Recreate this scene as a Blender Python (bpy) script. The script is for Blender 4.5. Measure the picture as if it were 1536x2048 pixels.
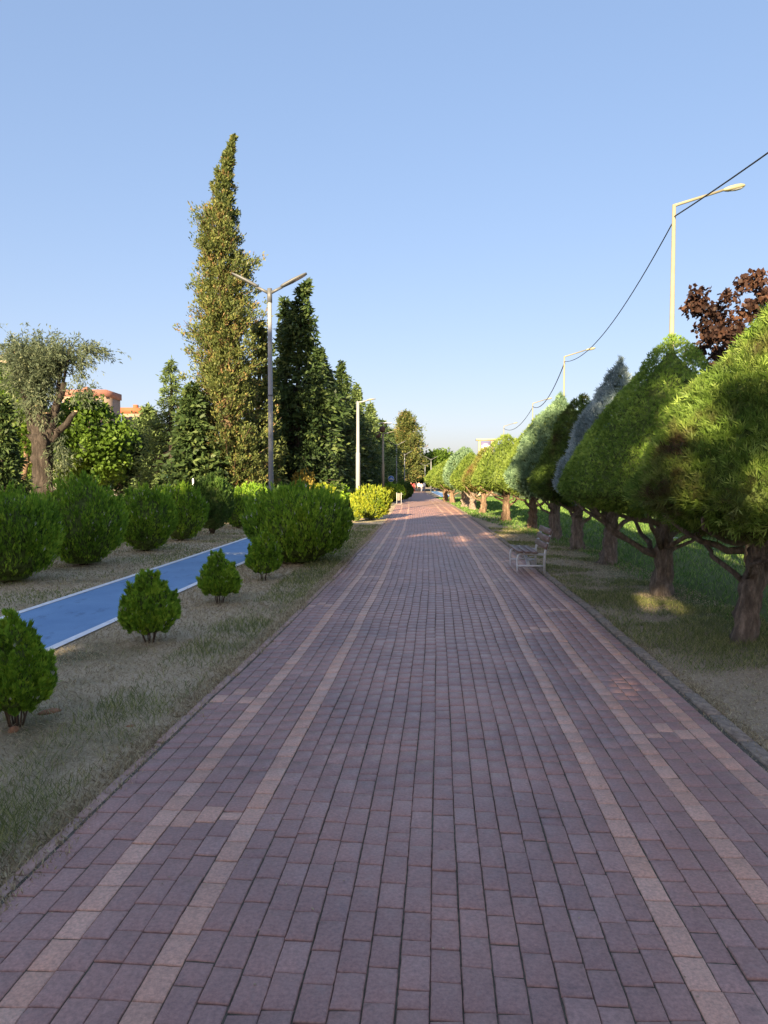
import bpy, math, random
import numpy as np
from mathutils import Vector, Matrix

for o in list(bpy.data.objects):
    bpy.data.objects.remove(o, do_unlink=True)
scene = bpy.context.scene
COL = scene.collection
R = math.radians

# ------------------------------------------------------------------ camera
F_PX, HOR, CAM_H = 1420.0, 958.0, 1.65
PITCH = math.atan((1024 - HOR) / F_PX)
cam_d = bpy.data.cameras.new('camera')
cam = bpy.data.objects.new('camera', cam_d)
COL.objects.link(cam)
cam.location = (0, 0, CAM_H)
cam.rotation_euler = (R(90) - PITCH, 0, 0)
cam_d.sensor_fit = 'VERTICAL'
cam_d.sensor_height = 24.0
cam_d.sensor_width = 18.0
cam_d.lens = 24.0 * F_PX / 2048.0
cam_d.clip_end = 3000
scene.camera = cam

# ------------------------------------------------------------------ world, sun, exposure
SUN_AZ, SUN_EL = R(17), R(17)          # light travels to +Y, turned a little to +X
SKY_G, SKY_S, SKY_T = 0.42, 1.62, (0.965, 0.885, 0.965, 1)
world = bpy.data.worlds.new('World')
scene.world = world
world.use_nodes = True
wn = world.node_tree.nodes
wn.clear()
sky = wn.new('ShaderNodeTexSky')
sky.sky_type = 'NISHITA'
sky.sun_disc = False
sky.sun_elevation = SUN_EL
sky.sun_rotation = R(180) + SUN_AZ
sky.altitude = 700
sky.air_density = 1.0
sky.dust_density = 4.0
sky.ozone_density = 2.0
bg = wn.new('ShaderNodeBackground')
bg.inputs['Strength'].default_value = 0.080
wo = wn.new('ShaderNodeOutputWorld')
gam = wn.new('ShaderNodeGamma'); gam.inputs[1].default_value = SKY_G      # whole sky, softer range
hsv = wn.new('ShaderNodeHueSaturation'); hsv.inputs['Saturation'].default_value = SKY_S
mul = wn.new('ShaderNodeMix'); mul.data_type = 'RGBA'; mul.blend_type = 'MULTIPLY'; mul.inputs[0].default_value = 1.0
mul.inputs[7].default_value = SKY_T
world.node_tree.links.new(sky.outputs[0], gam.inputs[0])
world.node_tree.links.new(gam.outputs[0], hsv.inputs['Color'])
world.node_tree.links.new(hsv.outputs[0], mul.inputs[6])
world.node_tree.links.new(mul.outputs[2], bg.inputs[0])
world.node_tree.links.new(bg.outputs[0], wo.inputs[0])

sun_d = bpy.data.lights.new('sun', 'SUN')
sun_d.energy = 3.0
sun_d.angle = R(0.5)
sun_d.color = (1.0, 0.79, 0.50)
sun = bpy.data.objects.new('sun', sun_d)
COL.objects.link(sun)
ld = Vector((math.sin(SUN_AZ) * math.cos(SUN_EL), math.cos(SUN_AZ) * math.cos(SUN_EL), -math.sin(SUN_EL)))
sun.rotation_euler = ld.to_track_quat('-Z', 'Y').to_euler()
sun.location = (-20, -60, 40)

scene.view_settings.view_transform = 'Standard'
scene.view_settings.look = 'None'
scene.view_settings.gamma = 1.0
scene.view_settings.use_curve_mapping = False
scene.view_settings.exposure = 2.78
scene.render.engine = 'CYCLES'
scene.cycles.max_bounces = 6
scene.cycles.diffuse_bounces = 3
scene.cycles.transmission_bounces = 3

# ------------------------------------------------------------------ pixel helpers (photo is 1536 x 2048)
def ray(px, py):
    a, b = (px - 768) / F_PX, (1024 - py) / F_PX
    c, s = math.cos(PITCH), math.sin(PITCH)
    return a, c + b * s, b * c - s      # x, y, z of the direction

def G(px, py, z=0.0):                   # ground point under a pixel
    x, y, w = ray(px, py)
    t = (z - CAM_H) / w
    return x * t, y * t

def AT(px, py, Y):                      # point of a pixel at depth Y
    x, y, w = ray(px, py)
    t = Y / y
    return Vector((x * t, Y, CAM_H + w * t))

def XAT(px, Y):
    return AT(px, HOR, Y).x

def HAT(py, Y):
    return AT(768, py, Y).z

def gz(y):                              # the park falls away slightly in the distance
    y = np.asarray(y, float)
    return -0.008 * np.clip(y - 50, 0, 85)

# ------------------------------------------------------------------ object helpers
def tag(o, label=None, cat=None, group=None, kind=None):
    if label: o['label'] = label
    if cat: o['category'] = cat
    if group: o['group'] = group
    if kind: o['kind'] = kind
    return o

def empty(name, loc, label, cat, group=None, rz=0.0):
    o = bpy.data.objects.new(name, None)
    o.empty_display_size = 0.2
    COL.objects.link(o)
    o.location = loc
    o.rotation_euler = (0, 0, rz)
    return tag(o, label, cat, group)

def link(name, me, parent=None):
    o = bpy.data.objects.new(name, me)
    COL.objects.link(o)
    if parent is not None:
        o.parent = parent
    return o

def mesh_np(name, V, Q, mat, tint=None, smooth=False):
    """V (n,3), Q (m,k) with k = 3 or 4; tint: one float per face"""
    V = np.ascontiguousarray(V, dtype=np.float32)
    Q = np.ascontiguousarray(Q, dtype=np.int32)
    me = bpy.data.meshes.new(name)
    k = Q.shape[1]
    me.vertices.add(len(V)); me.vertices.foreach_set('co', V.ravel())
    me.loops.add(Q.size); me.loops.foreach_set('vertex_index', Q.ravel())
    me.polygons.add(len(Q))
    me.polygons.foreach_set('loop_start', np.arange(len(Q), dtype=np.int32) * k)
    me.polygons.foreach_set('loop_total', np.full(len(Q), k, dtype=np.int32))
    if smooth:
        me.polygons.foreach_set('use_smooth', np.ones(len(Q), dtype=bool))
    if tint is not None:
        a = me.attributes.new('tint', 'FLOAT', 'FACE')
        a.data.foreach_set('value', np.ascontiguousarray(tint, dtype=np.float32))
    me.materials.append(mat)
    me.update(calc_edges=True)
    return me

class MB:
    """collects quads"""
    def __init__(self):
        self.v, self.f, self.n = [], [], 0
    def add(self, V, Q):
        V = np.asarray(V, float); Q = np.asarray(Q, int)
        self.v.append(V); self.f.append(Q + self.n); self.n += len(V)
        return self
    def box(self, c, s, M=None, bev=0.0):
        c = np.asarray(c, float); h = np.asarray(s, float) / 2
        b = min(bev, h.min() * 0.9)
        if b <= 0:
            P = np.array([[x, y, z] for z in (-1, 1) for x, y in ((-1, -1), (1, -1), (1, 1), (-1, 1))], float) * h
            Q = [[3, 2, 1, 0], [4, 5, 6, 7], [0, 1, 5, 4], [1, 2, 6, 5], [2, 3, 7, 6], [3, 0, 4, 7]]
        else:
            xy = np.array([(-1, -1), (1, -1), (1, 1), (-1, 1)], float)
            P, Q = [], []
            for z, sh in ((-h[2], b), (-h[2] + b, 0), (h[2] - b, 0), (h[2], b)):
                for p in xy:
                    P.append([p[0] * (h[0] - sh), p[1] * (h[1] - sh), z])
            P = np.array(P)
            Q = [[3, 2, 1, 0], [12, 13, 14, 15]]
            for r in range(3):
                for i in range(4):
                    j = (i + 1) % 4
                    Q.append([r * 4 + i, r * 4 + j, r * 4 + 4 + j, r * 4 + 4 + i])
        if M is not None:
            P = P @ np.array(M.to_3x3()).T
        return self.add(P + c, Q)
    def tube(self, pts, rad, sides=8, caps=True, wob=0.0, seed=0, squash=None):
        V, Q = tube_arrays(pts, rad, sides, caps, wob, seed, squash)
        return self.add(V, Q)
    def build(self, name, mat, parent=None, smooth=False, tint=None):
        me = mesh_np(name, np.concatenate(self.v), np.concatenate(self.f), mat, tint, smooth)
        return link(name, me, parent)

def tube_arrays(pts, rad, sides=8, caps=True, wob=0.0, seed=0, squash=None):
    pts = np.asarray(pts, float); n = len(pts)
    rad = np.broadcast_to(np.asarray(rad, float), (n,))
    T = np.gradient(pts, axis=0); T /= np.linalg.norm(T, axis=1)[:, None] + 1e-9
    ref = np.array([0, 0, 1.0]) if abs(T[:, 2]).mean() < 0.8 else np.array([1.0, 0, 0])
    A = np.cross(T, ref); A /= np.linalg.norm(A, axis=1)[:, None] + 1e-9
    B = np.cross(T, A)
    th = np.linspace(0, 2 * math.pi, sides, endpoint=False)
    rr = np.repeat(rad[:, None], sides, 1)
    if wob > 0:
        rg = np.random.default_rng(seed)
        for k in range(6):
            m = rg.integers(1, 6); ph = rg.uniform(0, 6.3); w = rg.uniform(0.5, 6)
            rr = rr * (1 + wob * 0.5 * np.sin(m * th[None, :] + w * np.arange(n)[:, None] * 0.35 + ph))
        if sides >= 20:
            for m in (7, 9, 13):
                rr = rr * (1 + wob * 0.28 * np.sin(m * th[None, :] + 0.25 * np.sin(np.arange(n) * 0.7 + m)[:, None] * m * 0.3))
        rr = rr * (1 + wob * 0.3 * rg.normal(size=rr.shape))
    ca, sa = np.cos(th), np.sin(th)
    if squash: sa = sa * squash
    V = pts[:, None, :] + rr[:, :, None] * (ca[None, :, None] * A[:, None, :] + sa[None, :, None] * B[:, None, :])
    V = V.reshape(-1, 3)
    i = np.arange(n - 1)[:, None] * sides; j = np.arange(sides)[None, :]; j2 = (j + 1) % sides
    Q = np.stack([i + j, i + j2, i + sides + j2, i + sides + j], -1).reshape(-1, 4)
    if caps:
        V = np.concatenate([V, pts[:1], pts[-1:]])
        c0, c1 = n * sides, n * sides + 1
        jj = np.arange(0, sides, 2)
        q0 = np.stack([np.full(len(jj), c0), (jj + 2) % sides, (jj + 1) % sides, jj], -1)
        o = (n - 1) * sides
        q1 = np.stack([np.full(len(jj), c1), o + jj, o + (jj + 1) % sides, o + (jj + 2) % sides], -1)
        Q = np.concatenate([Q, q0, q1])
    return V, Q

def lathe(profile, sides=24, fn=None):
    pr = np.asarray(profile, float)
    th = np.linspace(0, 2 * math.pi, sides, endpoint=False)
    V = np.stack([pr[:, 0:1] * np.cos(th), pr[:, 0:1] * np.sin(th), np.repeat(pr[:, 1:2], sides, 1)], -1)
    if fn is not None: V = fn(V)
    V = V.reshape(-1, 3)
    n = len(pr)
    i = np.arange(n - 1)[:, None] * sides; j = np.arange(sides)[None, :]; j2 = (j + 1) % sides
    Q = np.stack([i + j, i + j2, i + sides + j2, i + sides + j], -1).reshape(-1, 4)
    return V, Q

def snoise(P, scale, seed):
    """cheap smooth noise in -1..1"""
    rg = np.random.default_rng(seed)
    out = np.zeros(len(P))
    for k in range(7):
        d = rg.normal(size=3); d *= (0.6 + 0.9 * rg.random()) / np.linalg.norm(d)
        out += np.sin(P @ d * scale * 2.2 + rg.uniform(0, 6.3))
    return out / 3.2

def unit(v):
    return v / (np.linalg.norm(v, axis=-1, keepdims=True) + 1e-9)

# ------------------------------------------------------------------ materials
def new_mat(name):
    m = bpy.data.materials.new(name)
    m.use_nodes = True
    nt = m.node_tree
    b = nt.nodes['Principled BSDF']
    return m, nt, b

def noise_node(nt, scale, detail=4, rough=0.6, coord='Object', vec=None):
    n = nt.nodes.new('ShaderNodeTexNoise')
    n.inputs['Scale'].default_value = scale
    n.inputs['Detail'].default_value = detail
    n.inputs['Roughness'].default_value = rough
    if vec is None:
        tc = nt.nodes.new('ShaderNodeTexCoord')
        vec = tc.outputs[coord]
    nt.links.new(vec, n.inputs['Vector'])
    return n

def ramp(nt, src, stops):
    r = nt.nodes.new('ShaderNodeValToRGB')
    e = r.color_ramp.elements
    while len(e) < len(stops): e.new(0.5)
    for el, (p, c) in zip(e, stops):
        el.position = p; el.color = (*c, 1)
    nt.links.new(src, r.inputs[0])
    return r

def mixc(nt, fac, a, b, mode='MIX'):
    m = nt.nodes.new('ShaderNodeMix')
    m.data_type = 'RGBA'; m.blend_type = mode
    for i, v in ((0, fac), (6, a), (7, b)):
        if isinstance(v, (int, float)): m.inputs[i].default_value = v
        elif isinstance(v, tuple): m.inputs[i].default_value = (*v, 1)
        else: nt.links.new(v, m.inputs[i])
    return m.outputs[2]

def bump(nt, b, src, strength=0.3, dist=0.01):
    n = nt.nodes.new('ShaderNodeBump')
    n.inputs['Strength'].default_value = strength
    n.inputs['Distance'].default_value = dist
    nt.links.new(src, n.inputs['Height'])
    nt.links.new(n.outputs[0], b.inputs['Normal'])

def m_plain(name, col, rough=0.6, metal=0.0, vary=0.12, scale=6.0, bmp=0.0, spec=0.4):
    m, nt, b = new_mat(name)
    n = noise_node(nt, scale, 5)
    c0 = tuple(max(0, x * (1 - vary)) for x in col); c1 = tuple(min(1, x * (1 + vary)) for x in col)
    r = ramp(nt, n.outputs[0], [(0.3, c0), (0.7, c1)])
    nt.links.new(r.outputs[0], b.inputs['Base Color'])
    b.inputs['Roughness'].default_value = rough
    b.inputs['Metallic'].default_value = metal
    b.inputs['Specular IOR Level'].default_value = spec
    if bmp: bump(nt, b, n.outputs[0], bmp, 0.02)
    return m

def m_leaf(name, stops, trans=0.25, rough=0.55, patch=None, pscale=1.5, spec=0.25, gain=1.9):
    """colour by the per-face 'tint'; patch: colour of natural patches (dry or dead foliage)"""
    m, nt, b = new_mat(name)
    stops = [(p, tuple(min(0.6, v * gain) for v in c)) for p, c in stops]
    at = nt.nodes.new('ShaderNodeAttribute'); at.attribute_name = 'tint'
    r = ramp(nt, at.outputs['Fac'], stops)
    col = r.outputs[0]
    if patch:
        n = noise_node(nt, pscale, 3)
        f = ramp(nt, n.outputs[0], [(0.5, (0, 0, 0)), (0.68, (1, 1, 1))])
        col = mixc(nt, f.outputs[0], col, patch)
    nt.links.new(col, b.inputs['Base Color'])
    b.inputs['Roughness'].default_value = rough
    b.inputs['Specular IOR Level'].default_value = spec
    tr = nt.nodes.new('ShaderNodeBsdfTranslucent')
    nt.links.new(col, tr.inputs[0])
    mx = nt.nodes.new('ShaderNodeMixShader'); mx.inputs[0].default_value = min(0.5, trans + 0.15)
    out = nt.nodes['Material Output']
    nt.links.new(b.outputs[0], mx.inputs[1]); nt.links.new(tr.outputs[0], mx.inputs[2])
    nt.links.new(mx.outputs[0], out.inputs[0])
    return m

def m_bark(name, c0, c1, scale=9.0, stretch=0.22, strength=0.9):
    m, nt, b = new_mat(name)
    tc = nt.nodes.new('ShaderNodeTexCoord')
    mp = nt.nodes.new('ShaderNodeMapping'); mp.inputs['Scale'].default_value = (1, 1, stretch)
    nt.links.new(tc.outputs['Object'], mp.inputs[0])
    n = noise_node(nt, scale, 8, 0.7, vec=mp.outputs[0])
    n2 = noise_node(nt, 1.7, 3)
    r = ramp(nt, n.outputs[0], [(0.33, tuple(x * 0.35 for x in c0)), (0.5, c0), (0.68, c1)])
    col = mixc(nt, n2.outputs[0], r.outputs[0], tuple(x * 0.8 for x in c1))
    nt.links.new(mixc(nt, 0.5, r.outputs[0], col), b.inputs['Base Color'])
    b.inputs['Roughness'].default_value = 0.9
    b.inputs['Specular IOR Level'].default_value = 0.15
    bump(nt, b, n.outputs[0], strength, 0.12)
    return m

M = {}
M['bark'] = m_bark('bark', (0.19, 0.15, 0.118), (0.46, 0.38, 0.31), 19, 0.30, 1.0)
M['bark_red'] = m_bark('bark_red', (0.15, 0.10, 0.065), (0.30, 0.205, 0.135), 12)
M['bark_dark'] = m_bark('bark_dark', (0.03, 0.025, 0.022), (0.085, 0.07, 0.06), 9)
M['cut_wood'] = m_plain('cut_wood', (0.42, 0.30, 0.18), 0.8)
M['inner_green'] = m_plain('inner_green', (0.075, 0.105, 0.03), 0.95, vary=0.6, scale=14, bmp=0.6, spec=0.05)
M['dead_inner'] = m_plain('dead_inner', (0.06, 0.052, 0.026), 0.95, vary=0.6, scale=14, bmp=0.6, spec=0.05)
M['twig'] = m_plain('twig', (0.11, 0.08, 0.055), 0.9, spec=0.1)

M['lf_clip'] = m_leaf('foliage_clipped_green', [(0, (0.028, 0.052, 0.009)), (0.55, (0.066, 0.108, 0.018)), (1, (0.14, 0.19, 0.038))], 0.22, gain=2.8)
M['lf_clip_fresh'] = m_leaf('foliage_fresh_green', [(0, (0.03, 0.055, 0.009)), (0.5, (0.07, 0.115, 0.018)), (1, (0.17, 0.22, 0.05))], 0.25, patch=(0.075, 0.05, 0.028), pscale=1.6, gain=2.2)
M['lf_blue'] = m_leaf('foliage_blue_grey', [(0, (0.06, 0.09, 0.09)), (0.6, (0.15, 0.20, 0.21)), (1, (0.27, 0.33, 0.35))], 0.15)
M['lf_sage'] = m_leaf('foliage_sage_green', [(0, (0.035, 0.065, 0.035)), (0.6, (0.085, 0.135, 0.075)), (1, (0.16, 0.23, 0.13))], 0.2, gain=2.0)
M['lf_brownish'] = m_leaf('foliage_brownish_green', [(0, (0.02, 0.04, 0.008)), (0.6, (0.05, 0.085, 0.015)), (1, (0.10, 0.15, 0.03))], 0.2, patch=(0.065, 0.042, 0.022), pscale=1.2)
M['lf_rustgreen'] = m_leaf('foliage_rusty_green', [(0, (0.05, 0.07, 0.012)), (0.6, (0.12, 0.14, 0.03)), (1, (0.20, 0.20, 0.05))], 0.2, patch=(0.16, 0.08, 0.04), pscale=1.4, gain=1.5)
M['lf_light'] = m_leaf('foliage_light_green', [(0, (0.05, 0.085, 0.012)), (0.6, (0.12, 0.17, 0.03)), (1, (0.20, 0.25, 0.055))], 0.25, gain=1.5)
M['lf_thuja'] = m_leaf('foliage_thuja', [(0, (0.024, 0.048, 0.006)), (0.5, (0.066, 0.120, 0.010)), (0.93, (0.14, 0.21, 0.020)), (1, (0.30, 0.32, 0.16))], 0.28, gain=3.2)
M['lf_thuja_dark'] = m_leaf('foliage_thuja_dark', [(0, (0.014, 0.034, 0.007)), (0.6, (0.04, 0.078, 0.014)), (1, (0.075, 0.12, 0.025))], 0.2, gain=1.9)
M['lf_gold'] = m_leaf('foliage_golden', [(0, (0.06, 0.10, 0.010)), (0.5, (0.17, 0.20, 0.018)), (1, (0.28, 0.28, 0.032))], 0.3, gain=1.9)
M['lf_rust'] = m_leaf('foliage_rusty_gold', [(0, (0.10, 0.08, 0.015)), (0.6, (0.24, 0.18, 0.04)), (1, (0.36, 0.26, 0.07))], 0.25)
M['lf_cypress'] = m_leaf('foliage_cypress', [(0, (0.028, 0.042, 0.012)), (0.6, (0.085, 0.105, 0.03)), (0.92, (0.14, 0.14, 0.04)), (1, (0.16, 0.105, 0.045))], 0.2, gain=1.5)
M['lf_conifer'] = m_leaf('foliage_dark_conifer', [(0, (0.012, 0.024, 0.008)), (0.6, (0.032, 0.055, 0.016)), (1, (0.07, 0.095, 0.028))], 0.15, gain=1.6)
M['lf_cedar'] = m_leaf('foliage_cedar', [(0, (0.03, 0.05, 0.015)), (0.6, (0.075, 0.11, 0.035)), (1, (0.13, 0.17, 0.06))], 0.2, gain=1.7)
M['lf_broad'] = m_leaf('foliage_broadleaf', [(0, (0.03, 0.06, 0.008)), (0.6, (0.075, 0.13, 0.016)), (1, (0.14, 0.20, 0.03))], 0.35, gain=1.5)
M['lf_willow'] = m_leaf('foliage_willow', [(0, (0.045, 0.065, 0.04)), (0.6, (0.105, 0.135, 0.08)), (1, (0.19, 0.21, 0.12))], 0.3, gain=1.2)
M['lf_red'] = m_leaf('foliage_copper_red', [(0, (0.022, 0.013, 0.011)), (0.6, (0.060, 0.032, 0.024)), (1, (0.12, 0.06, 0.036))], 0.3, gain=1.15)
M['gr_green'] = m_leaf('grass_green', [(0, (0.045, 0.058, 0.018)), (0.6, (0.095, 0.105, 0.038)), (1, (0.18, 0.175, 0.07))], 0.25, gain=2.3)
M['gr_lawn'] = m_leaf('grass_lawn', [(0, (0.03, 0.065, 0.012)), (0.6, (0.065, 0.125, 0.025)), (1, (0.14, 0.20, 0.05))], 0.3)
M['gr_dry'] = m_leaf('grass_dry', [(0, (0.16, 0.125, 0.07)), (0.5, (0.30, 0.245, 0.15)), (1, (0.46, 0.39, 0.25))], 0.2, gain=1.35)

M['galv'] = m_plain('galvanised_steel', (0.60, 0.62, 0.64), 0.45, 0.1, 0.12, 12)
M['pole_grey'] = m_plain('painted_pole', (0.24, 0.25, 0.26), 0.5, 0.0, 0.08, 5)
M['pole_cream'] = m_plain('pale_pole', (0.235, 0.215, 0.15), 0.55, 0.0, 0.08, 5)
M['lamp_dark'] = m_plain('lamp_housing', (0.10, 0.105, 0.11), 0.5, 0.1)
M['lamp_pale'] = m_plain('lamp_housing_pale', (0.28, 0.265, 0.17), 0.5)
M['lens'] = m_plain('lamp_lens', (0.35, 0.36, 0.36), 0.25)
M['cable'] = m_plain('cable_black', (0.015, 0.015, 0.017), 0.6)
M['white'] = m_plain('white_paint', (0.72, 0.72, 0.70), 0.6, vary=0.06)
M['sign_blue'] = m_plain('sign_blue', (0.02, 0.15, 0.48), 0.4, vary=0.05)
M['teal'] = m_plain('teal_paint', (0.09, 0.27, 0.33), 0.5)
M['tower_cream'] = m_plain('tower_cream', (0.42, 0.34, 0.20), 0.7)
M['tower_panel'] = m_plain('tower_panel', (0.13, 0.12, 0.24), 0.5)
M['bin_metal'] = m_plain('bin_metal', (0.20, 0.18, 0.15), 0.6)
M['clay'] = m_plain('clay_lump', (0.34, 0.17, 0.085), 0.9, vary=0.3, scale=20, bmp=0.5)
M['nest'] = m_plain('speaker_brown', (0.07, 0.045, 0.035), 0.8)

def m_wood():
    m, nt, b = new_mat('weathered_slat')
    tc = nt.nodes.new('ShaderNodeTexCoord')
    mp = nt.nodes.new('ShaderNodeMapping'); mp.inputs['Scale'].default_value = (30, 1.5, 30)
    nt.links.new(tc.outputs['Object'], mp.inputs[0])
    n = noise_node(nt, 2.0, 6, vec=mp.outputs[0])
    r = ramp(nt, n.outputs[0], [(0.3, (0.11, 0.072, 0.055)), (0.7, (0.27, 0.185, 0.145))])
    nt.links.new(r.outputs[0], b.inputs['Base Color'])
    b.inputs['Roughness'].default_value = 0.5
    bump(nt, b, n.outputs[0], 0.3, 0.004)
    return m
M['wood'] = m_wood()

def m_brick(name, stops, single):
    m, nt, b = new_mat(name)
    if single:
        src = nt.nodes.new('ShaderNodeObjectInfo').outputs['Random']
    else:
        a = nt.nodes.new('ShaderNodeAttribute'); a.attribute_name = 'tint'; src = a.outputs['Fac']
    r = ramp(nt, src, stops)
    geo = nt.nodes.new('ShaderNodeNewGeometry')
    n1 = noise_node(nt, 70, 6, 0.7, vec=geo.outputs['Position'])
    n2 = noise_node(nt, 1.1, 5, 0.6, vec=geo.outputs['Position'])
    n3 = noise_node(nt, 11, 5, 0.65, vec=geo.outputs['Position'])
    g1 = ramp(nt, n1.outputs[0], [(0.25, (0.55, 0.55, 0.56)), (0.75, (1.3, 1.29, 1.27))])
    g2 = ramp(nt, n2.outputs[0], [(0.3, (0.74, 0.77, 0.82)), (0.7, (1.2, 1.16, 1.11))])
    c = mixc(nt, 1.0, r.outputs[0], g1.outputs[0], 'MULTIPLY')
    c = mixc(nt, 1.0, c, g2.outputs[0], 'MULTIPLY')
    st = ramp(nt, n3.outputs[0], [(0.60, (0, 0, 0)), (0.80, (1, 1, 1))])
    c = mixc(nt, 0.45, c, mixc(nt, st.outputs[0], c, (0.34, 0.30, 0.27)))
    dk = ramp(nt, n3.outputs[0], [(0.24, (0.55, 0.55, 0.57)), (0.40, (1, 1, 1))])
    c = mixc(nt, 0.8, c, mixc(nt, 1.0, c, dk.outputs[0], 'MULTIPLY'))
    nt.links.new(c, b.inputs['Base Color'])
    rr = ramp(nt, n3.outputs[0], [(0.3, (0.36, 0.36, 0.36)), (0.7, (0.58, 0.58, 0.58))])
    nt.links.new(rr.outputs[0], b.inputs['Roughness'])
    b.inputs['Specular IOR Level'].default_value = 0.6
    ad = nt.nodes.new('ShaderNodeMath'); ad.operation = 'ADD'
    nt.links.new(n1.outputs[0], ad.inputs[0]); nt.links.new(n3.outputs[0], ad.inputs[1])
    bump(nt, b, ad.outputs[0], 0.35, 0.006)
    return m
DARK = [(0, (0.345, 0.196, 0.166)), (0.5, (0.365, 0.209, 0.176)), (0.85, (0.388, 0.224, 0.189)), (1, (0.425, 0.258, 0.22))]
PALE = [(0, (0.55, 0.315, 0.225)), (0.5, (0.60, 0.35, 0.255)), (1, (0.64, 0.39, 0.29))]
M['brick_d1'] = m_brick('brick_dark_single', DARK, True)
M['brick_p1'] = m_brick('brick_pale_single', PALE, True)
M['brick_d'] = m_brick('brick_dark', DARK, False)
M['brick_p'] = m_brick('brick_pale', PALE, False)

def m_joint():
    m, nt, b = new_mat('joint_sand')
    geo = nt.nodes.new('ShaderNodeNewGeometry')
    n = noise_node(nt, 30, 6, vec=geo.outputs['Position'])
    n2 = noise_node(nt, 1.6, 3, vec=geo.outputs['Position'])
    a = ramp(nt, n.outputs[0], [(0.3, (0.05, 0.042, 0.036)), (0.7, (0.15, 0.125, 0.10))])
    g = ramp(nt, n.outputs[0], [(0.3, (0.035, 0.04, 0.02)), (0.7, (0.16, 0.14, 0.09))])
    nt.links.new(mixc(nt, n2.outputs[0], a.outputs[0], g.outputs[0]), b.inputs['Base Color'])
    b.inputs['Roughness'].default_value = 0.95
    return m
M['joint'] = m_joint()

def m_ground():
    m, nt, b = new_mat('park_soil')
    geo = nt.nodes.new('ShaderNodeNewGeometry')
    pos = geo.outputs['Position']
    big = noise_node(nt, 0.55, 5, 0.6, vec=pos)
    mid = noise_node(nt, 3.5, 6, 0.7, vec=pos)
    fine = noise_node(nt, 45, 6, 0.75, vec=pos)
    dry = ramp(nt, fine.outputs[0], [(0.25, (0.31, 0.245, 0.155)), (0.5, (0.53, 0.43, 0.29)), (0.75, (0.66, 0.56, 0.40))])
    grn = ramp(nt, fine.outputs[0], [(0.25, (0.05, 0.07, 0.022)), (0.5, (0.105, 0.14, 0.05)), (0.75, (0.19, 0.22, 0.09))])
    soil = ramp(nt, fine.outputs[0], [(0.25, (0.11, 0.083, 0.057)), (0.5, (0.24, 0.185, 0.13)), (0.75, (0.38, 0.30, 0.215))])
    sx = nt.nodes.new('ShaderNodeSeparateXYZ'); nt.links.new(pos, sx.inputs[0])
    def lin(src, a, b_):          # 0 at a .. 1 at b_
        mr = nt.nodes.new('ShaderNodeMapRange'); mr.inputs[1].default_value = a; mr.inputs[2].default_value = b_
        nt.links.new(src, mr.inputs[0]); return mr.outputs[0]
    def math_(op, x, y):
        k = nt.nodes.new('ShaderNodeMath'); k.operation = op
        for i, v in ((0, x), (1, y)):
            if isinstance(v, (int, float)): k.inputs[i].default_value = v
            else: nt.links.new(v, k.inputs[i])
        return k.outputs[0]
    # x measured from the path's line
    xr = math_('SUBTRACT', sx.outputs[0], math_('MULTIPLY', sx.outputs[1], 0.055))
    wob = math_('MULTIPLY', math_('SUBTRACT', mid.outputs[0], 0.5), 2.2)
    wob = math_('ADD', wob, math_('MULTIPLY', math_('SUBTRACT', big.outputs[0], 0.5), 2.5))
    right = lin(xr, 0.0, 0.1)
    lawn = lin(math_('ADD', xr, wob), 3.1, 3.9)
    left_g = ramp(nt, big.outputs[0], [(0.53, (0, 0, 0)), (0.68, (1, 1, 1))])
    lcol = mixc(nt, left_g.outputs[0], dry.outputs[0], mixc(nt, 0.4, grn.outputs[0], soil.outputs[0]))
    rcol = mixc(nt, lawn, mixc(nt, mid.outputs[0], soil.outputs[0], dry.outputs[0]), grn.outputs[0])
    col = mixc(nt, right, lcol, rcol)
    nt.links.new(col, b.inputs['Base Color'])
    b.inputs['Roughness'].default_value = 0.95
    b.inputs['Specular IOR Level'].default_value = 0.1
    bump(nt, b, fine.outputs[0], 0.7, 0.03)
    return m
M['ground'] = m_ground()

def m_lane():
    m, nt, b = new_mat('blue_lane_coating')
    geo = nt.nodes.new('ShaderNodeNewGeometry')
    n = noise_node(nt, 1.2, 6, 0.65, vec=geo.outputs['Position'])
    f = noise_node(nt, 90, 4, 0.6, vec=geo.outputs['Position'])
    mp = nt.nodes.new('ShaderNodeMapping'); mp.inputs['Scale'].default_value = (2.2, 0.9, 1)
    nt.links.new(geo.outputs['Position'], mp.inputs[0])
    cr = noise_node(nt, 1.6, 7, 0.7, vec=mp.outputs[0])
    r = ramp(nt, n.outputs[0], [(0.3, (0.125, 0.26, 0.46)), (0.7, (0.18, 0.335, 0.545))])
    d = ramp(nt, cr.outputs[0], [(0.33, (0.55, 0.58, 0.60)), (0.43, (1, 1, 1))])
    g = ramp(nt, f.outputs[0], [(0.3, (0.85, 0.85, 0.85)), (0.7, (1.1, 1.1, 1.1))])
    c = mixc(nt, 1.0, mixc(nt, 1.0, r.outputs[0], d.outputs[0], 'MULTIPLY'), g.outputs[0], 'MULTIPLY')
    nt.links.new(c, b.inputs['Base Color'])
    b.inputs['Roughness'].default_value = 0.7
    bump(nt, b, f.outputs[0], 0.25, 0.004)
    return m
M['lane'] = m_lane()
M['lane_white'] = m_plain('lane_white_line', (0.80, 0.81, 0.80), 0.7, vary=0.15, scale=9)
M['kerb'] = m_plain('kerb_concrete', (0.27, 0.215, 0.165), 0.95, vary=0.5, scale=14, bmp=0.5, spec=0.2)
M['edging'] = m_plain('edging_red', (0.40, 0.275, 0.225), 0.9, vary=0.3, scale=11, bmp=0.4, spec=0.2)
M['asphalt'] = m_plain('asphalt', (0.06, 0.06, 0.062), 0.9, vary=0.2, scale=20)

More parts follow.
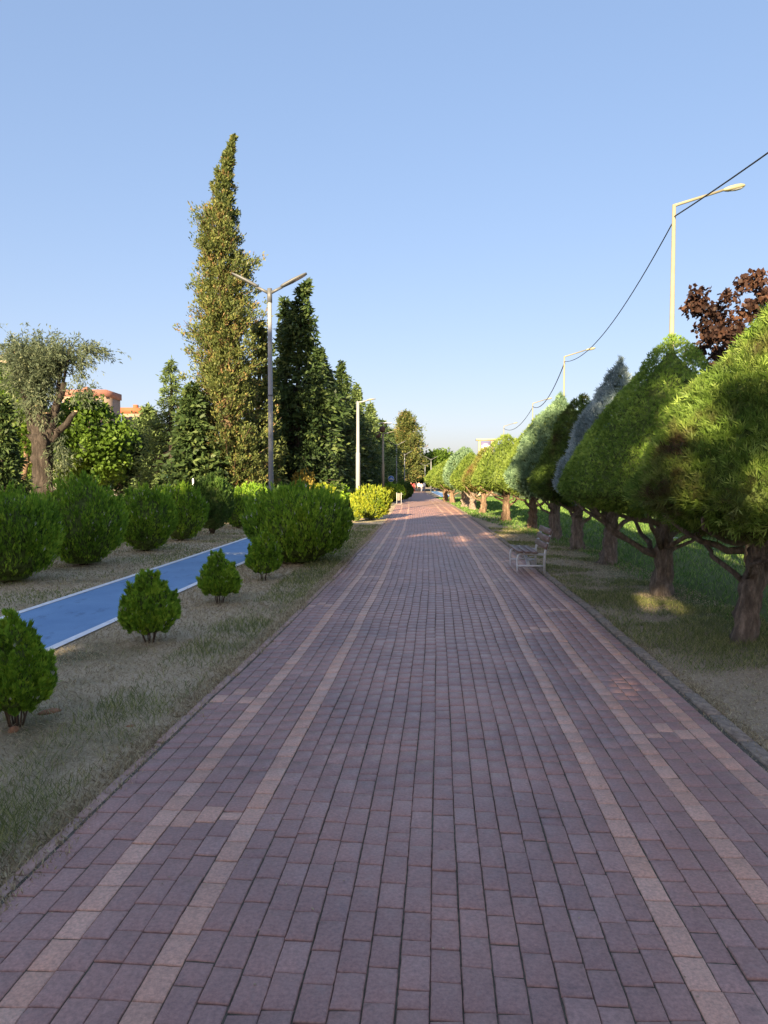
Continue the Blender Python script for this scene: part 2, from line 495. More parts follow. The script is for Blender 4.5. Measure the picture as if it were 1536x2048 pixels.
# ------------------------------------------------------------------ path line
_ly = [-30, 0, 2.69, 3.71, 6.3, 10.55, 23, 37.8, 55.8, 73, 110, 150, 220]
_lx = [-3.8, -1.70, -1.495, -1.41, -1.205, -0.88, -0.13, 0.55, 1.2, 1.7, 3.2, 5.2, 9.0]
_yy = np.linspace(-30, 220, 2001)
_xx = np.interp(_yy, _ly, _lx)
_k = np.exp(-0.5 * (np.arange(-60, 61) * 0.125 / 2.0) ** 2); _k /= _k.sum()
_pad = np.concatenate([2 * _xx[0] - _xx[60:0:-1], _xx, 2 * _xx[-1] - _xx[-2:-62:-1]])
_xs = np.convolve(_pad, _k, mode='valid')
def XL(y): return np.interp(y, _yy, _xs)              # left edge of the brick field
UNIT, ROW = 0.105, 0.166
NCOL = 34
def wid(y): return np.interp(y, [0, 30, 80], [1.0, 0.97, 0.92])
def PX(v, y):                                          # v metres across -> x
    w = 0.005 * np.sin(y * 1.1 + v * 1.3) + 0.003 * np.sin(y * 3.1 + v * 2.9 + 1.0)
    return XL(y) + v * wid(y) + w * np.clip((y - 1) / 6, 0.25, 1.0)
def pz(x, y):                                          # slightly uneven paving
    return 0.0035 * np.sin(x * 1.9 + y * 0.9 + 1) + 0.0025 * np.sin(y * 2.3 - x * 2.6) + 0.0012 * np.sin(x * 7 + y * 3.1)

def sheet(name, vs, y0, y1, dy, z, mat, xf=PX):
    ys = np.arange(y0, y1 + dy * 0.5, dy)
    V = np.array([[xf(v, y), y, z + gz(y)] for y in ys for v in vs], float)
    k = len(vs); n = len(ys)
    Q = [[i * k + j, i * k + j + 1, (i + 1) * k + j + 1, (i + 1) * k + j] for i in range(n - 1) for j in range(k - 1)]
    return mesh_np(name, V, Q, mat)

# ------------------------------------------------------------------ ground
ys = np.concatenate([[-400, -100, -30], np.arange(-20, 52, 4), np.arange(55, 140, 5), [160, 250, 500, 1200]])
xs = np.concatenate([[-1200, -500, -200], np.arange(-100, 101, 10), [200, 500, 1200]])
V = np.array([[x, y, -0.024 + gz(y)] for y in ys for x in xs], float)
k = len(xs)
Q = [[i * k + j, i * k + j + 1, (i + 1) * k + j + 1, (i + 1) * k + j] for i in range(len(ys) - 1) for j in range(k - 1)]
tag(link('ground', mesh_np('ground', V, Q, M['ground'])), 'park ground of dry grass, soil and lawn', kind='structure')

WPATH = NCOL * UNIT
def path_bed():
    ys_ = np.concatenate([np.arange(-12, 1.2, 1.2), np.arange(1.2, 14, 0.12), np.arange(14, 46, 0.4), np.arange(46, 216, 2.0)])
    vs_ = np.linspace(-0.02, WPATH + 0.03, 36)
    YY, VV = np.meshgrid(ys_, vs_, indexing='ij')
    XX = PX(VV, YY)
    fade = np.where(YY < 30, 1.0, 0.6) * np.clip((60 - YY) / 10, 0, 1)
    ZZ = -0.0062 - 0.004 * np.clip((YY - 12) / 10, 0, 1) + pz(XX, YY) * fade + gz(YY)
    k_ = len(vs_); n_ = len(ys_)
    i_ = np.arange(n_ - 1)[:, None] * k_; j_ = np.arange(k_ - 1)[None]
    Q_ = np.stack([i_ + j_, i_ + j_ + 1, i_ + k_ + j_ + 1, i_ + k_ + j_], -1).reshape(-1, 4)
    return mesh_np('brick_path', np.stack([XX, YY, ZZ], -1).reshape(-1, 3), Q_, M['joint'])
path = link('brick_path', path_bed())
tag(path, 'long straight walkway of purple-red paving bricks with pale stripes', kind='structure')

# brick pattern: three dark, stripe, three dark, stripe, sixteen dark, stripe, three dark, stripe, three dark, stripe, two dark
STRIPES = (3, 7, 24, 28, 32)
rg = np.random.default_rng(4)
links_rows = {}                    # pale cross bricks tying two stripes together: (columns, centre y)
CROSS = []
for yc, cols in ((2.95 + 0.5, (4, 5, 6)), (5.35, (0, 1, 2)), (4.55, (29, 30, 31)), (7.7, (25, 26, 27)), (9.2, (0, 1, 2)), (8.9, (29, 30, 31)),
                 (12.0, (4, 5, 6)), (11.6, (25, 26, 27)), (14.2, (29, 30, 31)), (15.5, (0, 1, 2)), (17.5, (25, 26, 27)), (20, (4, 5, 6))):
    for i, c in enumerate(cols):
        CROSS.append((c, yc + (0.05 if i % 2 else -0.05)))
bricks = []                        # v0, v1, y0, y1, pale, tint, dz
for c in range(NCOL):
    y = 1.25 + rg.uniform(0, ROW)
    stripe = c in STRIPES
    while y < 42:
        L = ROW
        q = rg.random()
        if not stripe:
            if q < 0.10: L = ROW * 0.5
            elif q < 0.16: L = ROW * rg.uniform(0.7, 0.95)
            elif q < 0.21: L = ROW * 1.25
        L *= rg.uniform(0.985, 1.015)
        pale = stripe
        if not stripe:
            for cc, yc in CROSS:
                if cc == c and y <= yc < y + L: pale = True
        bricks.append((c * UNIT, (c + 1) * UNIT, y, y + L, pale, rg.random(), rg.normal() * 0.0014))
        y += L
B = np.array([(a, b, c, d, e, f, g) for a, b, c, d, e, f, g in bricks], float)
ymid = (B[:, 2] + B[:, 3]) / 2
xmid = PX((B[:, 0] + B[:, 1]) / 2, ymid)
# which are in view, and the 300 that show largest
inview = (np.abs(xmid) / ymid < 0.56) & ((CAM_H / ymid) < 0.80)
size = np.where(inview, (B[:, 3] - B[:, 2]) / ymid ** 3, 0)
order = np.argsort(-size)
single = set(order[:300].tolist())

def brick_shape(w, L, h=0.055, b=0.0045):
    hx, hy = w / 2, L / 2
    P = []
    for z, s in ((-h, 0), (-b, 0), (0, b)):
        for sx_, sy_ in ((-1, -1), (1, -1), (1, 1), (-1, 1)):
            P.append([sx_ * (hx - s), sy_ * (hy - s), z])
    Qs = [[8, 9, 10, 11]]
    for r in range(2):
        for i in range(4):
            j = (i + 1) % 4
            Qs.append([r * 4 + i, r * 4 + j, r * 4 + 4 + j, r * 4 + 4 + i])
    return np.array(P, float), np.array(Qs)

def near_brick_mesh(w, L, mat, seed):
    """a worn brick: rounded, slightly wavy edges"""
    rr = np.random.default_rng(seed)
    n = 5
    ring = []
    for (x0, y0, x1, y1, m) in ((-1, -1, 1, -1, 3), (1, -1, 1, 1, n), (1, 1, -1, 1, 3), (-1, 1, -1, -1, n)):
        for i in range(m):
            t = i / m
            ring.append(((x0 + (x1 - x0) * t), (y0 + (y1 - y0) * t)))
    ring = np.array(ring)
    k = len(ring)
    V, Qs = [], []
    wob = rr.normal(size=k) * 0.0008
    for z, s in ((-0.05, 0.0), (-0.006, 0.0004), (-0.0018, 0.0018), (0.0, 0.0055)):
        hx = w / 2 - s + wob; hy = L / 2 - s + wob
        for (x, y), a, b in zip(ring, hx, hy):
            V.append([x * a, y * b, z + (rr.normal() * 0.0004 if z > -0.01 else 0)])
    for r in range(3):
        for i in range(k):
            j = (i + 1) % k
            Qs.append([r * k + i, r * k + j, r * k + k + j, r * k + k + i])
    V.append([0, 0, 0.0006])
    c = len(V) - 1
    o = 3 * k
    for i in range(0, k, 2):
        Qs.append([o + i, o + (i + 1) % k, o + (i + 2) % k, c])
    return mesh_np('brick', np.array(V), np.array(Qs), mat)

proto = {}
def proto_brick(pale, L, idx):
    key = (pale, round(L / ROW * 20), idx % 4)
    if key not in proto:
        proto[key] = near_brick_mesh(UNIT - 0.0036, key[1] / 20 * ROW - 0.0030, M['brick_p1' if pale else 'brick_d1'], len(proto))
    return proto[key]
restV = {0: [], 1: []}; restT = {0: [], 1: []}
for i in range(len(B)):
    v0, v1, y0, y1, pale, t, dz = B[i]
    y = (y0 + y1) / 2; v = (v0 + v1) / 2
    jit = 0.0012 * math.sin(i * 12.9898)
    slope = float(XL(y + 0.3) - XL(y - 0.3)) / 0.6
    if i in single:
        x = float(PX(v, y))
        o = link('brick', proto_brick(int(pale), y1 - y0, i), path)
        o.location = (x + jit, y, float(pz(x, y)) + dz)
        gx = float(pz(x + 0.05, y) - pz(x - 0.05, y)) / 0.1; gy = float(pz(x, y + 0.05) - pz(x, y - 0.05)) / 0.1
        o.rotation_euler = (gy + math.sin(i * 3.7) * 0.004, -gx + math.sin(i * 5.1) * 0.004, -math.atan(slope) + math.sin(i * 7.3) * 0.004)
    else:
        w = UNIT * float(wid(y)); gap = 0.0042
        P, Qb = brick_shape(w - gap, (y1 - y0) - 0.0036)
        x = float(PX(v, y))
        P[:, 0] += P[:, 1] * slope
        P += (x + jit, y, dz + float(gz(y)))
        P[:, 2] += pz(x, y) * (1 if y < 30 else 0.6)
        restV[int(pale)].append(P); restT[int(pale)].append(t)
for pale in (0, 1):
    n = len(restV[pale])
    Vr = np.concatenate(restV[pale])
    Qr = (np.arange(n)[:, None, None] * 12 + Qb[None]).reshape(-1, 4)
    o = link('distant_bricks', mesh_np('distant_bricks', Vr, Qr, M['brick_p' if pale else 'brick_d'], np.repeat(restT[pale], len(Qb))), path)
    o['kind'] = 'stuff'
# beyond the last brick one can tell apart: a continuous paved sheet
def m_farpave():
    m, nt, b = new_mat('far_paving')
    geo = nt.nodes.new('ShaderNodeNewGeometry')
    n = noise_node(nt, 9, 5, 0.7, vec=geo.outputs['Position'])
    r = ramp(nt, n.outputs[0], [(0.3, (0.26, 0.155, 0.125)), (0.7, (0.38, 0.23, 0.19))])
    nt.links.new(r.outputs[0], b.inputs['Base Color']); b.inputs['Roughness'].default_value = 0.65
    return m
fp = link('far_paving', sheet('far_paving', [0, WPATH], 42, 214, 2.0, 0.0, m_farpave()), path)
for c in STRIPES:
    link('far_stripe', sheet('far_stripe', [c * UNIT, (c + 1) * UNIT], 42, 150, 2.0, 0.004, M['edging']), path)

# kerb stones on the right, narrow edging on the left
kerb = link('kerb', sheet('kerb', [WPATH + 0.035, WPATH + 0.13], -4, 150, 1.0, -0.012, M['kerb']))
tag(kerb, 'weathered grey kerb along the right edge of the walkway', kind='structure')
edg = link('edging', sheet('edging', [-0.085, -0.015], -4, 150, 1.0, -0.016, M['edging']))
tag(edg, 'narrow reddish edging along the left side of the walkway', kind='structure')
rg = np.random.default_rng(9)
def edge_stone(parent, v, w, y0, L, z, mat, name):
    y = y0 + L / 2; x = float(PX(v, y)); slope = float(XL(y + 0.3) - XL(y - 0.3)) / 0.6
    mb = MB()
    mb.box((0, 0, -0.06), (w, L - 0.008, 0.12), bev=0.004)
    o = mb.build(name, mat, parent)
    o.location = (x, y, z + float(gz(y)) + rg.normal() * 0.003)
    o.rotation_euler = (rg.normal() * 0.004, rg.normal() * 0.02, -math.atan(slope) + rg.normal() * 0.004)
    return o
y = 1.4
while y < 30:
    edge_stone(kerb, WPATH + 0.088, 0.10, y, 0.5, 0.004, M['kerb'], 'kerb_stone'); y += 0.5
y = 1.4
while y < 30:
    edge_stone(edg, -0.048, 0.06, y, 0.5, -0.004, M['edging'], 'edging_stone'); y += 0.5

# ------------------------------------------------------------------ blue cycle lane
def LANE(v, y):                                       # v 0 = left outer edge
    base = np.interp(y, [-20, 6.85, 14.5, 36, 60, 150], [-6.2, -4.72, -4.22, -3.0, -1.9, 2.4])
    return base + v
lane = link('cycle_lane', sheet('cycle_lane', [0.10, 0.8, 1.40], -8, 140, 1.0, -0.012, M['lane'], LANE))
tag(lane, 'blue painted cycle lane with white edge lines on the left', kind='structure')
for a, nm in ((0.0, 'edge_line'), (1.40, 'edge_line')):
    link(nm, sheet(nm, [a, a + 0.10], -8, 140, 1.0, -0.007, M['lane_white'], LANE), lane)
# painted cycle symbol lying on the lane
def bike_mark(S, M_, name, mat, parent, thick=0.02, z=0.0):
    mb = MB()
    def seg(p, q, w=thick):
        p = np.array(p) * S; q = np.array(q) * S
        d = q - p; d = d / np.linalg.norm(d); nrm = np.array([-d[1], d[0]]) * w / 2
        P = [[*(p - nrm), z], [*(q - nrm), z], [*(q + nrm), z], [*(p + nrm), z]]
        mb.add(P, [[0, 1, 2, 3]])
    for cx in (-0.5, 0.5):
        for k in range(14):
            a, b = 2 * math.pi * k / 14, 2 * math.pi * (k + 1) / 14
            seg((cx + 0.3 * math.cos(a), 0.3 * math.sin(a)), (cx + 0.3 * math.cos(b), 0.3 * math.sin(b)))
    seg((-0.5, 0), (-0.2, 0.5)); seg((-0.2, 0.5), (0.35, 0.5)); seg((0.35, 0.5), (-0.05, 0)); seg((-0.05, 0), (-0.5, 0))
    seg((-0.05, 0), (-0.25, 0.62)); seg((-0.35, 0.63), (-0.12, 0.63)); seg((0.5, 0), (0.3, 0.68)); seg((0.3, 0.68), (0.5, 0.72))
    o = mb.build(name, mat, parent)
    o.matrix_local = M_
    return o
bike_mark(0.55, Matrix.Translation((float(LANE(0.75, 15.6)), 15.6, -0.007)), 'cycle_symbol', M['lane_white'], lane, 0.05)
# lane piece that runs on the right-hand side in the distance
def LANE2(v, y):
    return np.interp(y, [66, 80, 120, 150], [5.6, 6.2, 8.0, 9.6]) + v
lane2 = link('far_cycle_lane', sheet('far_cycle_lane', [0.1, 1.4], 66, 140, 2.0, -0.010, M['lane'], LANE2))
tag(lane2, 'distant blue cycle lane to the right of the walkway', kind='structure')
for a in (0.0, 1.40):
    link('edge_line', sheet('edge_line', [a, a + 0.12], 66, 140, 2.0, -0.005, M['lane_white'], LANE2), lane2)

# ------------------------------------------------------------------ foliage builders
def kites(P, D, L, W, rg, flat=None):
    n = len(P)
    S = np.cross(D, rg.normal(size=(n, 3)) if flat is None else flat); S = unit(S)
    L = np.broadcast_to(L, (n,))[:, None]; W = np.broadcast_to(W, (n,))[:, None]
    mid = P + D * L * 0.5
    V = np.stack([P, mid + S * W * 0.5, P + D * L, mid - S * W * 0.5], 1).reshape(-1, 3)
    Q = np.arange(n * 4).reshape(-1, 4)
    return V, Q

def sprigs(P, D, L, W, k, rg, spread=0.7):
    """each sprig: k kites fanned in one plane"""
    n = len(P)
    S = unit(np.cross(D, rg.normal(size=(n, 3))))
    Np = np.cross(D, S)
    L = np.broadcast_to(L, (n,)); W = np.broadcast_to(W, (n,))
    Vs = []
    for j in range(k):
        if j == 0: a, off, sc = np.zeros(n), 0.0, 1.0
        else:
            a = ((-1) ** j) * spread * rg.uniform(0.6, 1.15, n); off = 0.12 + 0.16 * (j - 1); sc = 0.72
        Dj = unit(D * np.cos(a)[:, None] + S * np.sin(a)[:, None])
        Pj = P + D * (L * off)[:, None]
        Vj, _ = kites(Pj, Dj, L * sc, W, rg, flat=Np)
        Vs.append(Vj.reshape(n, 4, 3))
    V = np.stack(Vs, 1).reshape(-1, 3)
    return V, np.arange(n * k * 4).reshape(-1, 4)

def rev_samples(prof, n, rg):
    """points on a surface of revolution, profile [(r,z)...] bottom to top"""
    pr = np.asarray(prof, float)
    d = np.diff(pr, axis=0); seg = np.linalg.norm(d, axis=1)
    area = seg * (pr[:-1, 0] + pr[1:, 0]) * 0.5
    i = rg.choice(len(seg), n, p=area / area.sum())
    t = rg.random(n)
    r = pr[i, 0] + d[i, 0] * t; z = pr[i, 1] + d[i, 1] * t
    th = rg.uniform(0, 2 * math.pi, n)
    nr = d[i, 1] / seg[i]; nz = -d[i, 0] / seg[i]
    P = np.stack([r * np.cos(th), r * np.sin(th), z], -1)
    N = np.stack([nr * np.cos(th), nr * np.sin(th), nz], -1)
    return P, N, th

def trunk(name, mat, parent, H, r0, r1, lean=(0, 0), seed=0, sides=14, wob=0.10, flare=1.35, rings=14):
    rr = np.random.default_rng(seed)
    t = np.linspace(0, 1, rings)
    pts = np.stack([lean[0] * t + 0.03 * np.sin(3 * t + seed), lean[1] * t + 0.03 * np.sin(2.3 * t + seed * 2), -0.12 + (H + 0.12) * t], -1)
    rad = r0 + (r1 - r0) * t
    rad = rad * (1 + (flare - 1) * np.exp(-t * 9))
    return MB().tube(pts, rad, sides, True, wob, seed).build(name, mat, parent, True)

def limb_pts(p0, p1, sag=0.0, n=6, seed=0, wig=0.03):
    rr = np.random.default_rng(seed)
    t = np.linspace(0, 1, n)[:, None]
    p0 = np.array(p0, float); p1 = np.array(p1, float)
    P = p0 + (p1 - p0) * t
    P[:, 2] -= sag * np.sin(t[:, 0] * math.pi)
    P[1:-1] += rr.normal(size=(n - 2, 3)) * wig
    return P

# ---- clipped conifers (right-hand row)
def clip_profile(R0, zb, zw, zt, power=0.85, bulge=0.15):
    """inverted shallow cone below, tall convex cone above"""
    pr = [(0.18 * R0, zb), (0.55 * R0, zb + (zw - zb) * 0.22), (0.88 * R0, zb + (zw - zb) * 0.58), (R0, zw)]
    for t in np.linspace(0.06, 1, 14):
        r = R0 * (1 - t ** (1.0 + bulge)) ** power * (1.0 if t < 0.9 else 1.0)
        pr.append((max(r, 0.012), zw + (zt - zw) * t))
    return pr

def clipped_tree(px, base_py, R0, zb, zw, zt, mat, n, L, W, k, label, seed, axis_dx=0.0, tr=0.15, limbs=7, power=0.85, up=0.75, rough=0.5, bark='bark', two=False, loc=None, lump=0.05):
    rg = np.random.default_rng(seed)
    x, y = G(px, base_py) if loc is None else loc
    root = empty('clipped_conifer', (x, y, -0.02 + float(gz(y))), label, 'tree', 'row of clipped conifers on the right lawn')
    pr = clip_profile(R0, zb, zw, zt, power)
    P, N, th = rev_samples(pr, n, rg)
    d = snoise(P, 2.2, seed) * lump + snoise(P, 6, seed + 1) * lump * 0.5
    depth = rg.random(n) ** 2 * -0.09
    P = P + N * (d * R0 + depth)[:, None]
    P[:, 0] += axis_dx * np.clip(P[:, 2] / zt, 0, 1)
    D = unit(N * 0.75 + np.array([0, 0, up]) + rg.normal(size=(n, 3)) * rough)
    Ls = L * rg.uniform(0.6, 1.3, n)
    V, Qv = sprigs(P, D, Ls, W * rg.uniform(0.7, 1.2, n), k, rg)
    tint = np.clip(0.5 + 0.22 * rg.normal(size=n) + 0.22 * snoise(P, 3.5, seed + 2), 0, 1)
    crown = link('crown', mesh_np('crown', V, Qv, mat, np.repeat(tint, k)), root)
    # dead wood inside
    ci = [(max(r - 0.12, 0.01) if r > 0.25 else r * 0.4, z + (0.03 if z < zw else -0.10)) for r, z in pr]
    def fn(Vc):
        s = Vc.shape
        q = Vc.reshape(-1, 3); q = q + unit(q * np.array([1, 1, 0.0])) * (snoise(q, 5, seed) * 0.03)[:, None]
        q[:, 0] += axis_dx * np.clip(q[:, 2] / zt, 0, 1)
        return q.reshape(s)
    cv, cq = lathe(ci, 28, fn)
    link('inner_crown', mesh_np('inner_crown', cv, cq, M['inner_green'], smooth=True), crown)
    trunk('trunk', M[bark], root, zw + 0.3, tr, tr * 0.55, (axis_dx * 0.5, 0), seed, 40, 0.15, 1.38, 34)
    if two:
        mb = MB().tube(limb_pts((0.03, 0.02, 0.30), (0.62, 0.15, zb + 0.45), 0.02, 8, seed), np.linspace(tr * 0.75, tr * 0.4, 8), 12, True, 0.1, seed)
        mb.build('limb', M[bark], root, True)
    for i in range(limbs):
        a = 2 * math.pi * i / limbs + rg.uniform(-0.4, 0.4)
        z0 = zb * rg.uniform(0.45, 0.95); rr = R0 * rg.uniform(0.55, 0.9)
        p1 = (rr * math.cos(a), rr * math.sin(a), zb + (zw - zb) * rg.uniform(0.45, 0.9))
        r0 = tr * rg.uniform(0.2, 0.38)
        mb = MB().tube(limb_pts((0.04 * math.cos(a), 0.04 * math.sin(a), z0), p1, 0.10, 7, seed * 10 + i, 0.025), np.linspace(r0, r0 * 0.45, 7), 7, True, 0.05, i)
        mb.build('limb', M[bark], root, True)
    # bare twigs under the crown
    mb = MB()
    for i in range(int(26 if y < 20 else 8)):
        a = rg.uniform(0, 6.28); rr = R0 * rg.uniform(0.25, 0.8)
        p0 = np.array((rr * 0.5 * math.cos(a), rr * 0.5 * math.sin(a), zb + (zw - zb) * rg.uniform(0.1, 0.4)))
        p1 = p0 + np.array((0.35 * math.cos(a), 0.35 * math.sin(a), rg.uniform(-0.12, 0.22))) * rg.uniform(0.5, 1.3)
        mb.tube(limb_pts(p0, p1, 0.0, 4, i, 0.02), np.linspace(0.008, 0.003, 4), 4)
    mb.build('twigs', M['twig'], root)['kind'] = 'stuff'
    return root

clipped_tree(1490, 1280, 1.28, 1.14, 1.48, 3.46, M['lf_clip_fresh'], 21000, 0.11, 0.013, 4, 'nearest clipped conifer at the right edge with shaggy green crown and forked trunk', 11, 0.32, 0.112, 9, 0.92, 0.7, 0.5, 'bark', True, lump=0.06)
clipped_tree(1322, 1185, 1.52, 1.12, 1.52, 3.70, M['lf_clip'], 34000, 0.062, 0.012, 3, 'large smoothly clipped dark green cone tree, second from the right edge', 12, 0.10, 0.14, 9, 0.86, 0.75, 0.38, 'bark', lump=0.02)
clipped_tree(1215, 1126, 1.10, 1.15, 1.55, 4.0, M['lf_blue'], 13000, 0.13, 0.019, 3, 'blue-grey pointed conifer just behind the large smooth green cone', 13, 0.20, 0.15, 7, 0.98, 0.9, 0.4)
clipped_tree(1151, 1097, 1.12, 1.10, 1.55, 3.62, M['lf_brownish'], 11500, 0.12, 0.020, 3, 'dark clipped conifer with brown patchy top beside the bench', 14, 0.12, 0.14, 7, 0.85, 0.7, 0.5, 'bark')
clipped_tree(1108, 1077, 1.32, 1.15, 1.70, 3.95, M['lf_sage'], 12500, 0.14, 0.022, 3, 'sage green bushy conifer with shaggy tip behind the bench', 15, 0.12, 0.15, 8, 0.80, 0.9, 0.5)
clipped_tree(1066, 1057, 1.15, 1.15, 1.6, 3.75, M['lf_light'], 7500, 0.14, 0.026, 2, 'yellow-green conifer half lit, next after the sage green one', 16, 0.1, 0.15, 7, 0.85, 0.8, 0.45, 'bark_red')
clipped_tree(1013, 1041, 1.35, 1.15, 1.65, 3.35, M['lf_light'], 8000, 0.14, 0.028, 2, 'sunlit yellow-green rounded conifer on a pale straight trunk', 17, 0.0, 0.16, 7, 0.66, 0.7, 0.45, 'bark_red')
clipped_tree(966, 1026, 1.05, 1.1, 1.55, 3.15, M['lf_rustgreen'], 7000, 0.15, 0.032, 2, 'sunlit conifer with rusty brown tip below the sign tower', 18, 0.1, 0.15, 6, 0.80, 0.7, 0.45, 'bark_red')
clipped_tree(945, 1019, 1.1, 1.0, 1.55, 3.0, M['lf_light'], 6000, 0.15, 0.034, 2, 'low light green conifer crowded between two neighbours in the far row', 19, -0.1, 0.18, 6, 0.7, 0.7, 0.45)
clipped_tree(930, 1014, 1.25, 1.0, 1.8, 3.42, M['lf_sage'], 7000, 0.16, 0.036, 2, 'greyish green domed conifer on a thick multi-stemmed trunk far down the row', 20, -0.1, 0.24, 9, 0.52, 0.7, 0.45)
clipped_tree(904, 1006, 1.35, 1.05, 1.6, 3.0, M['lf_light'], 6000, 0.16, 0.042, 2, 'bright domed conifer near the far end of the clipped row', 21, -0.1, 0.19, 6, 0.6, 0.7, 0.45, 'bark_red')
clipped_tree(892, 1002, 1.45, 1.05, 1.6, 2.85, M['lf_light'], 6000, 0.17, 0.045, 2, 'farthest bright conifer of the clipped row, overhanging the walkway', 22, -0.15, 0.19, 6, 0.6, 0.7, 0.45, 'bark_red')

# ---- thuja shrubs
def thuja(px, base_py, R0, ztop, mat, n, label, seed, zlow=0.04, L=0.10, W=0.022, k=3, name='thuja_shrub', group='rounded thuja shrubs', loc=None, stems=0, cells=220, amp=0.10, flame=0.40, pw=2.05, point=0.0):
    rg = np.random.default_rng(seed)
    if R0 > 0.5 and k == 3: W *= 0.72; L *= 0.9
    if R0 > 0.5: R0 *= 1.07
    if R0 > 0.5 and k == 3: k, W = 2, W * 1.2
    elif k == 2: n = int(n * 0.65); W *= 1.2
    x, y = G(px, base_py) if loc is None else loc
    root = empty(name, (x, y, -0.02 + float(gz(y))), label, 'shrub', group)
    zc = zlow + (ztop - zlow) * (0.46 if not stems or R0 > 0.5 else 0.26)
    pr = []
    for t in np.linspace(0.0, 1.0, 22):
        z = zlow + (ztop - zlow) * t
        u = (z - zc) / ((ztop - zc) if z > zc else (zc - zlow))
        r = R0 * max(0.0, 1 - abs(u) ** pw) ** (1 / 2.0)
        if u > 0 and stems and R0 < 0.5: r = R0 * (1 - u ** 1.2) ** 0.8
        elif u > 0: r *= (1 - point * u)
        if u < 0: r = max(r, R0 * 0.42 * (1 if stems == 0 else 0.8))
        pr.append((max(r, 0.01), z))
    P, N, th = rev_samples(pr, n, rg)
    # upright flame-shaped sprays: blades gathered round leaning axes, pointed at the top
    C, CN, _ = rev_samples(pr, cells, rg)
    nf = int(n * 0.72)
    ci_ = rg.integers(0, cells, nf)
    fl = (flame * R0 * rg.uniform(0.6, 1.35, cells))[ci_]
    fw = fl * 0.24
    A = unit(CN * np.array([0.40, 0.40, 0.10]) + np.array([0, 0, 1.0]) + rg.normal(size=(cells, 3)) * 0.10)[ci_]
    t = rg.random(nf) ** 1.2
    rad = unit(np.cross(A, rg.normal(size=(nf, 3))))
    wt = np.sqrt(np.clip(t * 3, 0.15, 1)) * (1 - t) ** 0.8
    rho = rg.random(nf) ** 0.5
    P[:nf] = C[ci_] - CN[ci_] * (amp * R0) - A * (fl * 0.45)[:, None] + A * (fl * t)[:, None] + rad * (fw * wt * rho)[:, None]
    D = unit(N * np.array([0.40, 0.40, 0.12]) + np.array([0, 0, 0.95]) + rg.normal(size=(n, 3)) * 0.22)
    D[:nf] = unit(A + rad * (0.45 * rho * (1 - t))[:, None] + rg.normal(size=(nf, 3)) * 0.12)
    P[nf:] += N[nf:] * (-amp * 0.6 * R0 - rg.random(n - nf) ** 2 * 0.10 * R0)[:, None]
    P = P * (1 + 0.035 * snoise(P, 2.2 / R0, seed))[:, None]
    P[:, 2] = np.maximum(P[:, 2], zlow * 0.6 + 0.01)
    camp = np.full(n, 0.9); camp[:nf] = rg.uniform(0.4, 1.4, cells)[ci_]
    Ls = L * rg.uniform(0.55, 1.3, n)
    V, Qv = sprigs(P, D, Ls, W * rg.uniform(0.7, 1.25, n), k, rg, 0.38)
    tint = np.clip(0.45 + 0.2 * rg.normal(size=n) + 0.25 * (camp - 0.9) + 0.18 * snoise(P, 3 / R0, seed + 3), 0, 0.92)
    tint[rg.random(n) < 0.012] = 1.0
    fol = link('foliage', mesh_np('foliage', V, Qv, mat, np.repeat(tint, k)), root)
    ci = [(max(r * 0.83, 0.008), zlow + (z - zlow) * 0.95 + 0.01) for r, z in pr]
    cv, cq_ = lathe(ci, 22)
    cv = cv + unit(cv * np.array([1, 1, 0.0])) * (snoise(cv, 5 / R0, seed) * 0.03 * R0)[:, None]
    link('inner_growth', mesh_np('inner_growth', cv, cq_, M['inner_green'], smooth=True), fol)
    mb = MB()
    ns = stems if stems else 5
    for i in range(ns):
        a = 2 * math.pi * i / ns + rg.uniform(-0.3, 0.3)
        rr = R0 * rg.uniform(0.25, 0.6)
        mb.tube(limb_pts((0.035 * math.cos(a), 0.035 * math.sin(a), -0.03), (rr * math.cos(a), rr * math.sin(a), zlow + 0.3 * (ztop - zlow)), -0.02, 5, seed + i, 0.01),
                np.linspace(0.010, 0.004, 5) * (0.7 if R0 < 0.5 else 2.2), 5)
    mb.build('stems', M['twig'], root)['kind'] = 'stuff'
    return root

GL = 'thuja shrubs in the row left of the cycle lane'
GF = 'thuja shrubs between cycle lane and walkway'
thuja(18, 1160, 0.80, 1.46, M['lf_thuja'], 15000, 'big round green shrub at the left edge, nearest left of the cycle lane', 31, L=0.11, W=0.02, group=GL, cells=330, amp=0.10)
thuja(166, 1127, 0.80, 1.66, M['lf_thuja'], 15000, 'big green shrub with peaked top, second left of the cycle lane', 32, L=0.11, W=0.021, group=GL, cells=330, point=0.25, amp=0.10)
thuja(292, 1100, 0.67, 1.46, M['lf_thuja'], 11000, 'round green shrub, third left of the cycle lane', 33, L=0.11, W=0.023, group=GL)
thuja(363, 1079, 0.67, 1.48, M['lf_thuja'], 9500, 'round green shrub, fourth left of the cycle lane', 34, L=0.12, W=0.025, group=GL)
thuja(425, 1066, 0.62, 1.72, M['lf_thuja_dark'], 8500, 'tall dark green egg-shaped shrub, fifth left of the cycle lane', 35, L=0.12, W=0.026, group=GL, stems=7, zlow=0.16)
thuja(477, 1055, 0.54, 1.32, M['lf_thuja'], 6000, 'smaller green shrub just right of the dark egg-shaped one', 36, L=0.13, W=0.03, group=GL)
thuja(508, 1046, 0.66, 1.46, M['lf_thuja'], 6000, 'green shrub behind the grey double lamp post base', 37, L=0.13, W=0.03, group=GL)
thuja(596, 1123, 1.03, 1.50, M['lf_thuja'], 21000, 'largest round green shrub standing between cycle lane and walkway', 38, L=0.11, W=0.021, group=GF, cells=420, amp=0.08, flame=0.30)
